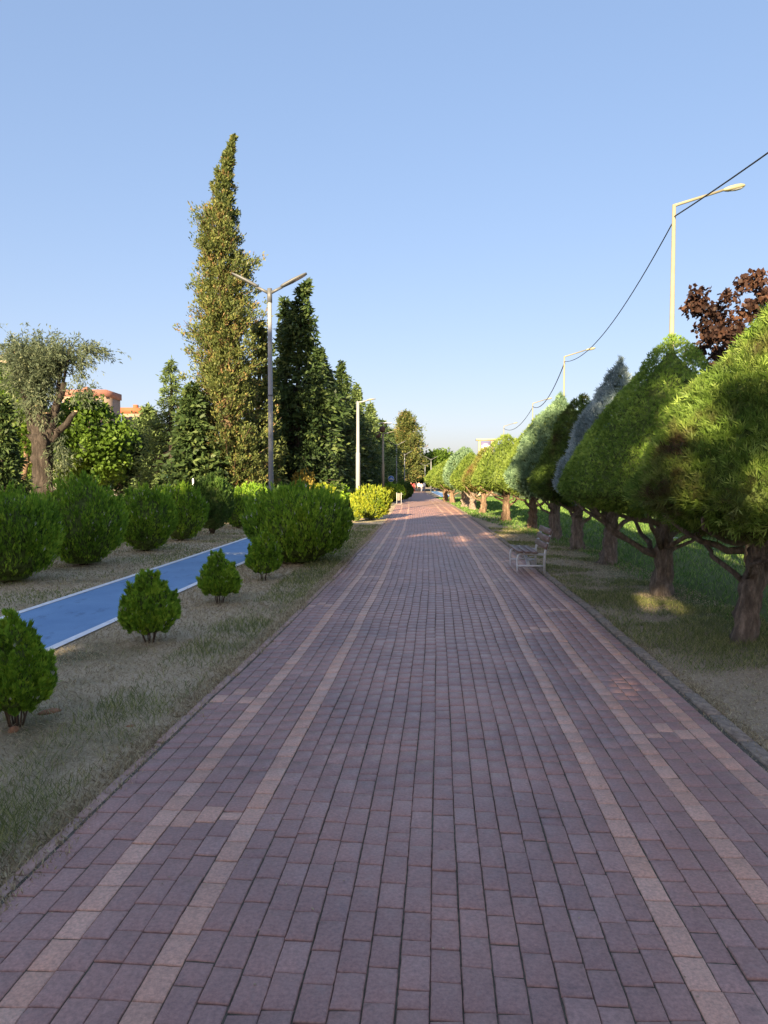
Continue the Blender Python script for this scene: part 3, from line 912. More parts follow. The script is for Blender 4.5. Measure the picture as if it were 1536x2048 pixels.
thuja(527, 1158, 0.295, 0.80, M['lf_thuja'], 6500, 'small upright shrub in front of the largest round shrub', 39, 0.11, 0.07, 0.014, group=GF, stems=7, cells=75, point=0.35, flame=0.48)
thuja(440, 1203, 0.29, 0.66, M['lf_thuja'], 7000, 'small egg-shaped shrub, third along the strip from the left edge', 40, 0.10, 0.065, 0.013, group=GF, stems=9, cells=75, point=0.3, flame=0.48)
thuja(300, 1280, 0.305, 0.74, M['lf_thuja'], 9000, 'small leafy shrub with bare stems beside the near white lane line', 41, 0.10, 0.065, 0.012, group=GF, stems=10, cells=90, point=0.3,amp=0.12, flame=0.48)
thuja(32, 1447, 0.255, 0.75, M['lf_thuja'], 12000, 'small pointed shrub cut by the left edge, nearest of the strip', 42, 0.11, 0.055, 0.010, group=GF, stems=12, cells=100, point=0.35,amp=0.12, flame=0.48)
GY = 'shrubs farther along the strip'
thuja(690, 1051, 0.28, 0.62, M['lf_thuja_dark'], 1800, 'little dark shrub peeping out right of the largest round shrub', 43, L=0.1, W=0.03, k=2, group=GY)
thuja(712, 1043, 0.27, 0.62, M['lf_gold'], 2500, 'little golden shrub in front of the big golden one', 44, L=0.1, W=0.025, k=2, group=GY, cells=50)
thuja(742, 1038, 0.80, 1.28, M['lf_gold'], 9000, 'big golden-yellow rounded shrub at the left of the walkway', 45, L=0.13, W=0.035, k=2, group=GY)
thuja(774, 1006, 0.52, 1.05, M['lf_gold'], 3500, 'golden shrub behind the big golden one, beside the pale lamp post', 46, L=0.16, W=0.05, k=2, group=GY)
thuja(800, 1001, 0.42, 1.15, M['lf_gold'], 2500, 'yellow-topped shrub directly behind the litter bin', 47, L=0.16, W=0.05, k=2, group=GY)
thuja(808, 997, 0.75, 1.45, M['lf_thuja_dark'], 3000, 'dark green round shrub farthest along the walkway edge', 48, L=0.2, W=0.06, k=2, group=GY)
thuja(785, 1003, 0.85, 1.25, M['lf_thuja'], 3500, 'green shrub behind the golden ones under the round blue sign', 49, L=0.18, W=0.055, k=2, group=GY)
thuja(667, 1022, 0.85, 1.35, M['lf_thuja'], 5000, 'broad green shrub behind the largest round shrub, beyond the lane', 50, L=0.15, W=0.045, k=2, group=GY)
thuja(645, 1024, 0.62, 1.38, M['lf_gold'], 3500, 'bright yellow shrub peeping over the largest round shrub', 51, L=0.15, W=0.045, k=2, group=GY)
thuja(607, 1024, 0.55, 2.05, M['lf_rust'], 4500, 'tall rusty-gold upright shrub behind the largest round shrub', 52, L=0.15, W=0.045, k=2, group=GY, pw=4)
thuja(652, 1012, 0.75, 1.75, M['lf_rust'], 3000, 'loose brownish shrub in the shade behind the yellow one', 53, L=0.2, W=0.05, k=2, group=GY)
for i, (px, py, h) in enumerate(((700, 1014, 1.2), (722, 1008, 1.2), (745, 1004, 1.2), (560, 1034, 1.1), (760, 1000, 1.2))):
    thuja(px, py, 0.95, h, M['lf_thuja_dark'], 3000, ['dark hedge shrub left of the slim single-arm lamp', 'dark hedge shrub right behind the slim single-arm lamp', 'dark hedge shrub left of the pale lamp post', 'low green shrub right beside the double lamp post foot', 'dark hedge shrub right behind the pale lamp post'][i], 60 + i, L=0.18, W=0.055, k=2, group='dark hedge shrubs beyond the lane')

# ---- free-growing conifers
def conifer(loc, H, prof, mat, label, seed, nb=240, tufts=5, blades=12, L=0.28, W=0.07, droop=-0.1, cup=0.3, z0=0.5, lean=(0, 0), curve=0.0, tr=0.25, name='conifer_tree', bark='bark_dark', group=None, tsize=0.30, upb=0.25, rag=0.28):
    """prof(t) -> radius at relative height t"""
    rg = np.random.default_rng(seed)
    root = empty(name, (loc[0], loc[1], -0.03 + float(gz(loc[1]))), label, 'tree', group)
    def axis(z):
        t = np.clip(z / H, 0, 1)
        return np.stack([lean[0] * t + curve * t ** 7, lean[1] * t, np.asarray(z, float)], -1)
    tz = np.linspace(-0.12, H * 0.97, 16)
    pts = axis(tz); pts[:, 2] = tz
    MB().tube(pts, tr * (1 - 0.93 * np.linspace(0, 1, 16)), 9, True, 0.08, seed).build('trunk', M[bark], root, True)
    t = np.sort(rg.random(nb) ** 1.15)
    z = z0 + (H * 0.99 - z0) * t
    a = np.arange(nb) * 2.39996 + rg.normal(size=nb) * 0.5
    rad = np.array([prof(x) for x in t]) * rg.uniform(0.55, 1.1, nb)
    qn = np.stack([np.cos(a) * 1.2, np.sin(a) * 1.2, z * 0.9], -1)
    rad = rad * (1 + rag * snoise(qn, 1.3, seed + 9))
    keep = snoise(qn, 2.1, seed + 5) > -0.75
    base = axis(z)
    slope = droop + (cup - droop) * rg.normal(0.5, 0.35, nb)
    tipd = np.stack([np.cos(a), np.sin(a), slope], -1)
    mb = MB()
    PP, DD, TT = [], [], []
    for i in range(nb):
        if not keep[i]: continue
        tip = base[i] + tipd[i] * rad[i]
        if rad[i] > 0.5 and i % 2 == 0:
            mb.tube(np.array([base[i], base[i] * 0.5 + tip * 0.5 - [0, 0, 0.04 * rad[i]], tip]), [0.035 * rad[i] ** 0.5, 0.02 * rad[i] ** 0.5, 0.006], 4, False)
        nt_ = max(2, int(tufts * (0.5 + 0.6 * min(rad[i], 2.2))))
        f = rg.uniform(0.25, 1.0, nt_) ** 0.7
        c = base[i] + (tip - base[i]) * f[:, None]
        c[:, 2] += droop * 0.25 * rad[i] * f ** 2
        sz = tsize * (0.28 + 0.72 * min(1, rad[i]))
        c = c + rg.normal(size=(nt_, 3)) * sz * 0.45
        out = np.repeat(unit(tipd[i:i + 1]), nt_, 0)
        nbld = blades
        P = np.repeat(c, nbld, 0) + rg.normal(size=(nt_ * nbld, 3)) * sz * 0.42
        D = unit(np.repeat(out, nbld, 0) * 0.75 + np.array([0, 0, upb]) + rg.normal(size=(nt_ * nbld, 3)) * 0.55)
        tn = np.repeat(np.clip(rg.normal(0.5, 0.30, nt_), 0, 1), nbld) + rg.normal(size=nt_ * nbld) * 0.12
        PP.append(P); DD.append(D); TT.append(tn)
    P = np.concatenate(PP); D = np.concatenate(DD); tn = np.clip(np.concatenate(TT), 0, 1)
    P[:, 2] = np.maximum(P[:, 2], 0.05)
    V, Qv = kites(P, D, L * rg.uniform(0.6, 1.3, len(P)), W * rg.uniform(0.7, 1.2, len(P)), rg)
    link('crown', mesh_np('crown', V, Qv, mat, tn), root)
    if mb.n: mb.build('branches', M[bark], root)['kind'] = 'stuff'
    return root

def tall_cypress(t):
    return 1.0 * float(np.interp(t, [0, .13, .43, .56, .69, .82, .91, .97, 1], [1.55, 1.8, 1.68, 1.36, 1.0, .55, .30, .11, .04]))
def pyr(r, p=0.8, low=0.12):
    return lambda t: r * (min(1.0, 0.45 + t / low * 0.55) if t < low else 1.0) * max(0.0, 1 - t) ** p + 0.06
def col(r, knee=0.45, top=0.12):
    def f(t):
        if t < 0.08: return r * (0.7 + 0.3 * t / 0.08)
        if t < knee: return r
        u = (t - knee) / (1 - knee)
        return r * ((1 - u) ** 1.25 * (1 - top) + top * (1 - u) ** 0.5) + 0.05
    return f

GC = 'tall conifers left of the cycle lane'
yC = 31.0
conifer((XAT(462, yC), yC), HAT(264, yC), tall_cypress, M['lf_cypress'], 'tallest ragged olive-brown cypress with bent tip, lit by the sun', 70, 1500, 5, 13, 0.15, 0.058, 0.1, 0.95, 0.3, (-0.60, 0), 0.95, 0.34, 'cypress_tree', 'bark_red', GC, 0.20, 0.5, 0.42)
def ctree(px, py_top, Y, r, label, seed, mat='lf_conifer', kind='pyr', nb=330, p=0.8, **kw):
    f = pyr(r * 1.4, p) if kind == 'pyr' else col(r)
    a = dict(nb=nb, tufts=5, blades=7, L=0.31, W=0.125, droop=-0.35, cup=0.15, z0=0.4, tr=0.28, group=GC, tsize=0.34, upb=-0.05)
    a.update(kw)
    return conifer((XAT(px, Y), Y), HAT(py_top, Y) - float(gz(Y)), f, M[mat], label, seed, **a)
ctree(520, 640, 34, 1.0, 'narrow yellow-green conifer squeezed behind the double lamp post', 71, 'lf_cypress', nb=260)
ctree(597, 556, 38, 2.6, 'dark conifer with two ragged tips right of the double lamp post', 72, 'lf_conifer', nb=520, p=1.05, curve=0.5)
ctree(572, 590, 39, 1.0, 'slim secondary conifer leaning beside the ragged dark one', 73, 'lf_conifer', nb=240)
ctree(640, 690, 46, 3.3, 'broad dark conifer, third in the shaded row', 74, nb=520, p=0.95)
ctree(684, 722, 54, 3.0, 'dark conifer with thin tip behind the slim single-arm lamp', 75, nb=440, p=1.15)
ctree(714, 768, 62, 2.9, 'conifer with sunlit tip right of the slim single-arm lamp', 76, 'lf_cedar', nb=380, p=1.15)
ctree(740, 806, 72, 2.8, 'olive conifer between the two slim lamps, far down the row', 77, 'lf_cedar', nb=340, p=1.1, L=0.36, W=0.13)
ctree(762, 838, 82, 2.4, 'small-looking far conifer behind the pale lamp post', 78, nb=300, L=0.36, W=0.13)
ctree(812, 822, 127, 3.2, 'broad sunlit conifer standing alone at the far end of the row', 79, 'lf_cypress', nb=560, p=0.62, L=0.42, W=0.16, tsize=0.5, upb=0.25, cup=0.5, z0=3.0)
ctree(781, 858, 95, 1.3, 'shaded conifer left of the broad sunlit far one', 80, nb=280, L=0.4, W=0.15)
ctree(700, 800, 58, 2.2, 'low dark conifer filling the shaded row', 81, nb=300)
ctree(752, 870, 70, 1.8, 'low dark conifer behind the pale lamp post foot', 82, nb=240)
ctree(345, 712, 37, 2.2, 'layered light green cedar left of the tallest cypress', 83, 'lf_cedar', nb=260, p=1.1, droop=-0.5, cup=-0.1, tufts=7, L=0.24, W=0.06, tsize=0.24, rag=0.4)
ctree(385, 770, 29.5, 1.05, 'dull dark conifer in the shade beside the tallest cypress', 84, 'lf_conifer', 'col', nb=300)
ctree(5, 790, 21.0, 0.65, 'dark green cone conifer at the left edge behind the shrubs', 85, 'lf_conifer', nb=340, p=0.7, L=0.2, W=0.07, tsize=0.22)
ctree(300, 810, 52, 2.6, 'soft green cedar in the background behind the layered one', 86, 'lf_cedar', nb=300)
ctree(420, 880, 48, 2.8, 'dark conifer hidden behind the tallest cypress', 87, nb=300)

# ---- broadleaf trees
def broadleaf(loc, H, crown_c, crown_r, mat, label, seed, n=7000, L=0.30, W=0.22, nclump=60, tr=0.2, name='broadleaf_tree', bark='bark', group=None, clump=0.35, limbs=6, gapy=1.0, cat='tree'):
    rg = np.random.default_rng(seed)
    root = empty(name, (loc[0], loc[1], -0.03 + float(gz(loc[1]))), label, cat, group)
    C = np.array(crown_c, float); Rr = np.array(crown_r, float)
    trunk('trunk', M[bark], root, C[2], tr, tr * 0.45, (C[0], C[1]), seed, 10, 0.08, 1.3, 10)
    u = unit(rg.normal(size=(nclump, 3))) * rg.uniform(0.25, 1.0, (nclump, 1)) ** 0.5
    u[:, 2] = np.maximum(u[:, 2], -0.75)
    cc = C + u * Rr
    mb = MB()
    for i in range(limbs):
        p0 = np.array([C[0] * 0.6, C[1] * 0.6, C[2] * rg.uniform(0.45, 0.8)]); p1 = cc[i]
        mb.tube(limb_pts(p0, p1, 0.05, 6, seed + i, 0.06), np.linspace(tr * 0.4, tr * 0.08, 6), 6)
    mb.build('limbs', M[bark], root, True)['kind'] = 'stuff'
    per = n // nclump
    cs = clump * Rr.mean() * rg.uniform(0.6, 1.2, nclump)
    P = np.repeat(cc, per, 0) + unit(rg.normal(size=(nclump * per, 3))) * (np.repeat(cs, per) * rg.random(nclump * per) ** 0.45)[:, None] * np.array([1, 1, 0.75])
    P[:, 2] = np.maximum(P[:, 2], 0.1)
    D = unit(rg.normal(size=P.shape) + np.array([0, 0, -0.3]))
    V, Qv = kites(P, D, L * rg.uniform(0.6, 1.2, len(P)), W * rg.uniform(0.7, 1.2, len(P)), rg)
    tn = np.clip(np.repeat(rg.normal(0.5, 0.2, nclump), per) + rg.normal(size=len(P)) * 0.15, 0, 1)
    link('crown', mesh_np('crown', V, Qv, mat, tn), root)
    return root
GB = 'broadleaf trees in the left background'
def bl(px, py_top, Y, r, label, seed, mat='lf_broad', zlow=0.8, n=7000, L=0.3, W=0.22, **kw):
    H = HAT(py_top, Y) - float(gz(Y))
    cz = (H + zlow) / 2
    return broadleaf((XAT(px, Y), Y), H, (0, 0, cz), (r, r, (H - zlow) / 2 * 0.88), M[mat], label, seed, n, L, W, group=kw.pop('group', GB), **kw)
bl(180, 772, 44, 2.3, 'sunlit fresh green tree right behind the pollarded willow', 90, n=9000)
bl(5, 705, 40, 2.6, 'bright yellow-green tree at the left edge behind the willow', 91, n=9000)
bl(100, 790, 52, 2.8, 'green tree behind the willow trunk', 92, n=6000)
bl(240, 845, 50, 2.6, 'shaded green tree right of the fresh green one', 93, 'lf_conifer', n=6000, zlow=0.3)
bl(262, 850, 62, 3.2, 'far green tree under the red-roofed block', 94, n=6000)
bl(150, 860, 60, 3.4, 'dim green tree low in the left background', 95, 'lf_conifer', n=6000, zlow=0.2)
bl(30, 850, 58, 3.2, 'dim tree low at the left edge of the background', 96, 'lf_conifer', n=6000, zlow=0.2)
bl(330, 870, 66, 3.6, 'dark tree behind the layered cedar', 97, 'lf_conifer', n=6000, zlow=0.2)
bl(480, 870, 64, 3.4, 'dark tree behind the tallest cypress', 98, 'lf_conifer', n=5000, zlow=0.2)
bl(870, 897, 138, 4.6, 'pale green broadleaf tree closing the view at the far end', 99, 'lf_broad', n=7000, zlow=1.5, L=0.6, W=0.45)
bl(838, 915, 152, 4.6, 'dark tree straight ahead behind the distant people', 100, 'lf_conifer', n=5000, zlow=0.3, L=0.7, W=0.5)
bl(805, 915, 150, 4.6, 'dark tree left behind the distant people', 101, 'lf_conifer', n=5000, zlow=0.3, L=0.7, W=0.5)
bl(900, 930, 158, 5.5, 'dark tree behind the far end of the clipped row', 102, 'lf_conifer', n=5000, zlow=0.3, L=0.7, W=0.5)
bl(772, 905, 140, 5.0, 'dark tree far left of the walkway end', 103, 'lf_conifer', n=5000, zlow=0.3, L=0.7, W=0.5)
bl(935, 940, 150, 6.0, 'far tree glimpsed under the clipped row', 104, 'lf_broad', n=4000, zlow=0.3, L=0.7, W=0.5)

# copper-leaved tree, right edge
yR = 13.5
broadleaf((XAT(1505, yR), yR), 5.8, (0, 0, 4.45), (1.4, 1.2, 1.2), M['lf_red'], 'copper-red leaved tree at the right edge above the clipped conifers', 110, 7000, 0.11, 0.085, 70, 0.09, 'copper_leaf_tree', 'bark_dark', None, 0.20, 16)

# pollarded willow
def willow():
    rg = np.random.default_rng(120)
    Y = 30.0
    x = XAT(88, Y)
    root = empty('willow_tree', (x, Y, -0.03), 'pollarded old willow with thick dark trunk, cut stubs and grey-green shoots', 'tree', GB)
    mpx = Y / F_PX
    zf = HAT(868, Y)
    trunk('trunk', M['bark_dark'], root, zf, 0.34, 0.44, (-0.1, 0), 5, 24, 0.13, 1.1, 24)
    heads = []
    def limb(dx, py, r0, r1, cut=False, dy=0.0, x0=0.0):
        p1 = np.array([dx * mpx - 0.0, dy, HAT(py, Y)])
        MB().tube(limb_pts((x0 * mpx - 0.08, 0, zf - 0.45), p1, 0.06 if abs(dx) > 25 else 0, 8, int(abs(dx) * 7 + py), 0.03), np.linspace(r0, r1, 8), 10, True, 0.09, int(py)).build('limb', M['bark_dark'], root, True)
        if cut:
            MB().tube([p1 - [0, 0, 0.02], p1 + [0, 0, 0.04]], [r1 * 1.02, r1 * 0.98], 10).build('cut_end', M['cut_wood'], root)
        return p1
    limb(-38, 755, 0.33, 0.15); limb(-30, 720, 0.25, 0.12, dy=0.3)
    limb(-55, 705, 0.20, 0.10, True)
    limb(0, 812, 0.20, 0.17, True, -0.25); limb(12, 826, 0.20, 0.18, True, -0.2, 6)
    limb(45, 762, 0.24, 0.10, x0=8); limb(66, 822, 0.20, 0.09, True, x0=10)
    limb(58, 690, 0.12, 0.04, x0=12)
    p = limb(46, 705, 0.13, 0.06, x0=8)
    # shoots
    PP, DD = [], []
    def shoots(cx, py, n, rx, rz, leaves, dirn=(0, 0, 1.0), ln=1.2, sp=0.35):
        for i in range(n):
            s = np.array([cx * mpx + rg.normal() * rx, rg.normal() * rx, HAT(py, Y) + rg.normal() * rz])
            d = unit(np.array(dirn) + rg.normal(size=3) * sp)
            l = ln * rg.uniform(0.5, 1.25)
            t = rg.random(leaves)
            pts = s + d * (t * l)[:, None]; pts[:, 2] -= 0.28 * l * t ** 2
            PP.append(pts + rg.normal(size=(leaves, 3)) * 0.05)
            DD.append(unit(d + np.array([0, 0, -0.5]) + rg.normal(size=(leaves, 3)) * 0.6))
    shoots(-16, 735, 330, 0.42, 0.42, 30, (0.0, 0, 0.7), 1.3, 0.5)
    shoots(-12, 765, 240, 0.45, 0.40, 30, (0, -0.1, 0.1), 0.8, 0.8)
    shoots(-4, 815, 45, 0.45, 0.30, 22, (0, -0.1, -0.6), 0.8, 0.6)
    shoots(20, 720, 150, 0.38, 0.3, 26, (0.3, 0, 0.5), 1.0, 0.5)
    shoots(-55, 712, 45, 0.14, 0.2, 20, (-0.15, 0, 0.7), 1.0, 0.45)
    shoots(65, 705, 45, 0.28, 0.25, 20, (0.5, 0, 0.15), 0.9, 0.5)
    shoots(95, 697, 40, 0.28, 0.10, 18, (0.9, 0, 0.1), 0.8, 0.4)
    shoots(70, 740, 26, 0.15, 0.35, 14, (0.15, 0, -0.7), 0.9, 0.4)
    shoots(85, 790, 25, 0.3, 0.3, 14, (0.4, 0, 0.5), 0.7, 0.5)
    shoots(30, 900, 50, 0.22, 0.55, 18, (0.25, -0.2, -0.6), 0.8, 0.5)
    P = np.concatenate(PP); D = np.concatenate(DD)
    V, Qv = kites(P, D, rg.uniform(0.12, 0.24, len(P)), rg.uniform(0.03, 0.055, len(P)), rg)
    tn = np.clip(rg.normal(0.5, 0.22, len(P)) + 0.2 * snoise(P, 2, 3), 0, 1)
    link('crown', mesh_np('crown', V, Qv, M['lf_willow'], tn), root)
willow()
# slim sunlit trunk left of the willow
def slim():
    Y = 31.0; x = XAT(48, Y)
    root = empty('slim_tree', (x, Y, -0.03), 'slim bent tree with bare pale trunk left of the willow', 'tree', GB)
    h = HAT(925, Y)
    MB().tube([(0, 0, -0.1), (0.02, 0, 0.8), (0.0, 0, h * 0.8), (0.12, 0, h), (0.1, 0, h + 0.8), (-0.2, 0, h + 1.9)], [0.15, 0.13, 0.12, 0.10, 0.07, 0.03], 9, True, 0.08, 3).build('trunk', M['bark_red'], root, True)
    MB().tube([(0.08, 0, h - 0.05), (0.35, 0, h + 0.05), (0.5, 0, h + 0.5)], [0.06, 0.05, 0.02], 7).build('limb', M['bark_red'], root, True)
    rg = np.random.default_rng(8)
    P = np.array([-0.3, 0, h + 1.9]) + rg.normal(size=(1800, 3)) * np.array([0.55, 0.5, 0.8])
    P = P[P[:, 2] > h + 0.4]
    V, Qv = kites(P, unit(rg.normal(size=P.shape)), 0.22, 0.15, rg)
    link('crown', mesh_np('crown', V, Qv, M['lf_broad'], rg.random(len(P))), root)
slim()

# trees behind the viewpoint: they throw the long evening shade over the foreground
def back_tree(p, Y, H, r, label, seed, zlow=1.0, n=5200, L=0.5, W=0.4, clump=0.33, ncl=60):
    x = (p + Y * math.sin(SUN_AZ)) / math.cos(SUN_AZ)
    broadleaf((x, Y), H, (0, 0, (H + zlow) / 2), (r, r, (H - zlow) / 2 * 0.9), M['lf_broad'], label, seed, n, L, W, ncl, 0.25, 'park_tree', 'bark', 'park trees behind the viewpoint', clump, 6)
BT = ((4.6, -16, 9.0, 1.9), (2.1, -15, 8.7, 1.7), (-2.9, -16, 11.4, 1.7), (-5.7, -15, 16.4, 2.5), (-8.8, -16, 13.9, 2.4), (-11.6, -14, 14.6, 2.1))
for i, (p, Y, H, r) in enumerate(BT):
    back_tree(p, Y, H, r, 'broad park tree behind the viewpoint shading the walkway, ' + ['first from the right', 'second from the right', 'third from the right', 'fourth from the right', 'fifth from the right', 'last on the left'][i], 130 + i, 0.4, 5200, 0.6, 0.5, 0.33, 110)
back_tree(-1.0, -17, 16.2, 1.35, 'tall narrow park tree behind the viewpoint left of the walkway', 140, 0.6, 5000, 0.6, 0.45, 0.30, 110)
back_tree(2.0, -20, 14.4, 1.7, 'thin-crowned tall park tree behind the viewpoint', 151, 8.6, 700, 0.5, 0.4, 0.26, 9)

# ------------------------------------------------------------------ lamps
def double_lamp(px, py_top, Y, label, sc=1.0, det=True, rz=0.0):
    x = XAT(px, Y); g = float(gz(Y)); H = HAT(py_top, Y) - g
    root = empty('double_street_lamp', (x, Y, g - 0.02), label, 'street lamp', 'grey double-headed lamps along the walkway', rz)
    MB().tube([(0, 0, 0), (0, 0, H * 0.5), (0, 0, H)], [0.062, 0.053, 0.045], 14).build('pole', M['pole_grey'], root, True)
    MB().box((0, 0, 0.012), (0.26, 0.26, 0.024), bev=0.004).build('base_plate', M['galv'], root)
    MB().tube([(0, 0, H - 0.28), (0, 0, H + 0.03)], [0.056, 0.054], 14).build('collar', M['lamp_dark'], root, True)
    if det:
        MB().tube([(0, 0, H * 0.60), (0, 0, H * 0.60 + 0.03)], [0.064, 0.064], 12).build('band', M['lamp_dark'], root, True)
    for s in (-1, 1):
        a = R(27)
        ca, sa = math.cos(a) * s, math.sin(a)
        p = lambda d, h=0.0: (ca * d - sa * s * h * 0, 0, H - 0.08 + sa * d + h)
        arm = MB().tube([p(0.03), p(0.16), p(0.33)], [0.036, 0.032, 0.03], 9).build('arm', M['lamp_dark'], root, True)
        # flat tapering head
        mb = MB()
        Rm = Matrix.Rotation(-s * a, 3, 'Y')
        prof = [(0.28, 0.05, 0.030), (0.34, 0.075, 0.045), (0.56, 0.10, 0.050), (0.60, 0.11, 0.040), (0.82, 0.10, 0.030), (0.93, 0.06, 0.018)]
        V, n = [], len(prof)
        for d, w, h in prof:
            for yy, zz in ((-w, -h * 0.5), (w, -h * 0.5), (w * 0.85, h * 0.6), (-w * 0.85, h * 0.6)):
                V.append((ca * d - s * sa * zz, yy, H - 0.06 + sa * d + math.cos(a) * zz))
        Qh = []
        for i in range(n - 1):
            for j in range(4):
                k2 = (j + 1) % 4
                Qh.append([i * 4 + j, i * 4 + k2, i * 4 + 4 + k2, i * 4 + 4 + j])
        Qh += [[3, 2, 1, 0], [(n - 1) * 4 + q for q in range(4)]]
        head = mb.add(V, Qh).build('lamp_head', M['lamp_dark'], root)
        if det:
            lm = MB()
            Vl = []
            for d, w in ((0.62, 0.075), (0.88, 0.055)):
                h = -0.024
                for yy in (-w, w):
                    Vl.append((ca * d - s * sa * h, yy, H - 0.06 + sa * d + math.cos(a) * h))
            lm.add(Vl, [[0, 1, 3, 2]]).build('lens', M['lens'], head)
    return root
double_lamp(542, 578, 16.0, 'nearest tall grey double-headed lamp rising behind the largest round shrub')
double_lamp(793, 889, 62, 'distant double-headed lamp just right of the round blue sign', det=False)
double_lamp(809, 908, 74, 'distant double-headed lamp in front of the broad sunlit conifer', det=False)
double_lamp(862, 918, 84, 'distant double-headed lamp right of the walkway before the pale tree', det=False)
double_lamp(850, 930, 112, 'farthest thin double-headed lamp by the blue lane', det=False)

def single_lamp(px, py_top, Y, dx, label, nest=False):
    x = XAT(px, Y); g = float(gz(Y)); H = HAT(py_top, Y) - g
    root = empty('single_arm_lamp', (x, Y, g - 0.02), label, 'street lamp', 'slim single-arm lamps left of the walkway')
    MB().tube([(0, 0, 0), (0, 0, H * 0.55), (0, 0, H * 0.56), (0, 0, H)], [0.10, 0.095, 0.075, 0.065], 12).build('pole', M['pole_grey' if not nest else 'pole_cream'], root, True)
    MB().tube([(0, 0, H - 0.04), (0.25, 0, H + 0.0), (dx * 0.6, 0, H + 0.06)], [0.035, 0.03, 0.03], 8).build('arm', M['pole_grey'], root, True)
    MB().tube([(dx * 0.5, 0, H + 0.05), (dx * 0.7, 0, H + 0.09), (dx, 0, H + 0.11)], [0.05, 0.075, 0.03], 8, squash=0.5).build('lamp_head', M['lamp_pale'], root, True)
    if nest:
        # two loudspeaker horns and a little solar plate on the mast
        for (ax, az) in ((-0.25, -0.12), (0.05, 0.26)):
            MB().tube([(ax - 0.1, -0.25, H + az), (ax - 0.05, -0.05, H + az), (ax, 0.1, H + az)], [0.24, 0.13, 0.07], 10).build('loudspeaker', M['nest'], root, True)
        MB().tube([(0, 0, H), (0.05, 0, H + 0.7)], [0.025, 0.02], 6).build('mast', M['galv'], root)
        MB().box((0.2, 0, H + 0.72), (0.8, 0.35, 0.05), bev=0.01).build('top_plate', M['galv'], root)
single_lamp(716, 802, 32, 0.8, 'slim lamp with one short arm rising behind the big golden shrub')
single_lamp(766, 866, 50, 0.75, 'pale lamp post carrying loudspeakers, left of the round blue sign', True)

def road_lamp(x, Y, H, label, dx=1.92, rise=0.52):
    g = float(gz(Y))
    root = empty('road_lamp', (x, Y, g - 0.02), label, 'street lamp', 'tall pale road lamps beyond the right lawn')
    MB().tube([(0, 0, 0), (0, 0, H * 0.3), (0, 0, H)], [0.105, 0.085, 0.048], 14).build('pole', M['pole_cream'], root, True)
    MB().box((0, 0, 0.015), (0.4, 0.4, 0.03), bev=0.005).build('base_plate', M['galv'], root)
    MB().tube([(0, 0, H - 0.03), (0.08, 0, H + 0.0), (dx * 0.72, 0, H + rise * 0.78)], [0.048, 0.042, 0.034], 9).build('arm', M['pole_cream'], root, True)
    h = MB()
    a = math.atan2(rise * 0.35, dx * 0.3)
    ds = np.array([0.70, 0.73, 0.78, 0.88, 0.95, 1.0, 1.02]) * dx
    zz = H + rise * 0.76 + (ds - 0.7 * dx) * 0.22
    h.tube(np.stack([ds, ds * 0, zz], -1), [0.035, 0.075, 0.11, 0.125, 0.11, 0.06, 0.01], 12, True, squash=0.62)
    hd = h.build('lamp_head', M['lamp_pale'], root, True)
    MB().tube(np.stack([ds[2:6], ds[2:6] * 0, zz[2:6] - 0.04], -1), [0.05, 0.085, 0.075, 0.02], 10, True, squash=0.62).build('lens', M['lens'], hd, True)
    return Vector((x, Y, g + H))
tops = []
lab = ['tallest-looking pale road lamp behind the large smooth green cone', 'pale road lamp above the sage green conifer, second along the road',
       'pale road lamp, third along the road', 'small faint road lamp, fourth along the road near the sign tower']
spec = [(1338, 408, 20.0), (1126, 712, 45.0), (1064, 806, 72.0), (1007, 852, 102.0)]
tops.append(Vector((8.4, -7.0, 9.3)))
for (px, py, Y), l in zip(spec, lab):
    tops.append(road_lamp(XAT(px, Y), Y, HAT(py, Y) - float(gz(Y)), l))
# lamp that stands behind the viewpoint and carries the near end of the cable
road_lamp(tops[0].x, tops[0].y, tops[0].z, 'pale road lamp out of view behind the viewpoint, first along the road')
cl = ['black cable running from the nearest road lamp out of the top right', 'black cable sagging between the first and second road lamps in view', 'thin cable sagging between the second and third road lamps in view', 'thin cable sagging between the third and fourth road lamps in view']
for i in range(4):
    a = tops[i] - Vector((0, 0, 0.45)); b = tops[i + 1] - Vector((0, 0, 0.35))
    t = np.linspace(0, 1, 26)[:, None]
    P = np.array(a) * (1 - t) + np.array(b) * t
    P[:, 2] -= (1.0 if i else 0.65) * 4 * (t * (1 - t))[:, 0]
    o = MB().tube(P, 0.018 if i < 2 else 0.03, 6).build('overhead_cable', M['cable'], None, True)
    tag(o, cl[i], 'cable', 'overhead cable between road lamps')

# ------------------------------------------------------------------ round blue cycle sign
def sign():
    Y = 56.0; x = XAT(782, Y); g = float(gz(Y)); zc = HAT(957, Y); r = 6.2 * Y / F_PX
    root = empty('cycle_sign', (x, Y, g - 0.02), 'round blue sign with white bicycle symbol above the shrubs', 'sign')
    MB().tube([(0, 0, 0), (0, 0, zc - g)], [0.03, 0.03], 8).build('post', M['galv'], root, True)
    V, Q_ = tube_arrays([(0, -0.035, zc - g), (0, -0.055, zc - g)], [r, r], 28)
    p = link('plate', mesh_np('plate', V, Q_, M['sign_blue']), root)
    V, Q_ = lathe([(r * 0.90, 0), (r * 0.98, 0)], 32)
    ring = link('rim', mesh_np('rim', np.stack([V[:, 0], -0.058 + V[:, 2], V[:, 1] + zc - g], -1), Q_, M['white']), p)
    bike_mark(r * 0.72, Matrix.Translation((0, -0.060, zc - g - r * 0.15)) @ Matrix.Rotation(R(90), 4, 'X'), 'cycle_symbol', M['white'], p, r * 0.10)
sign()

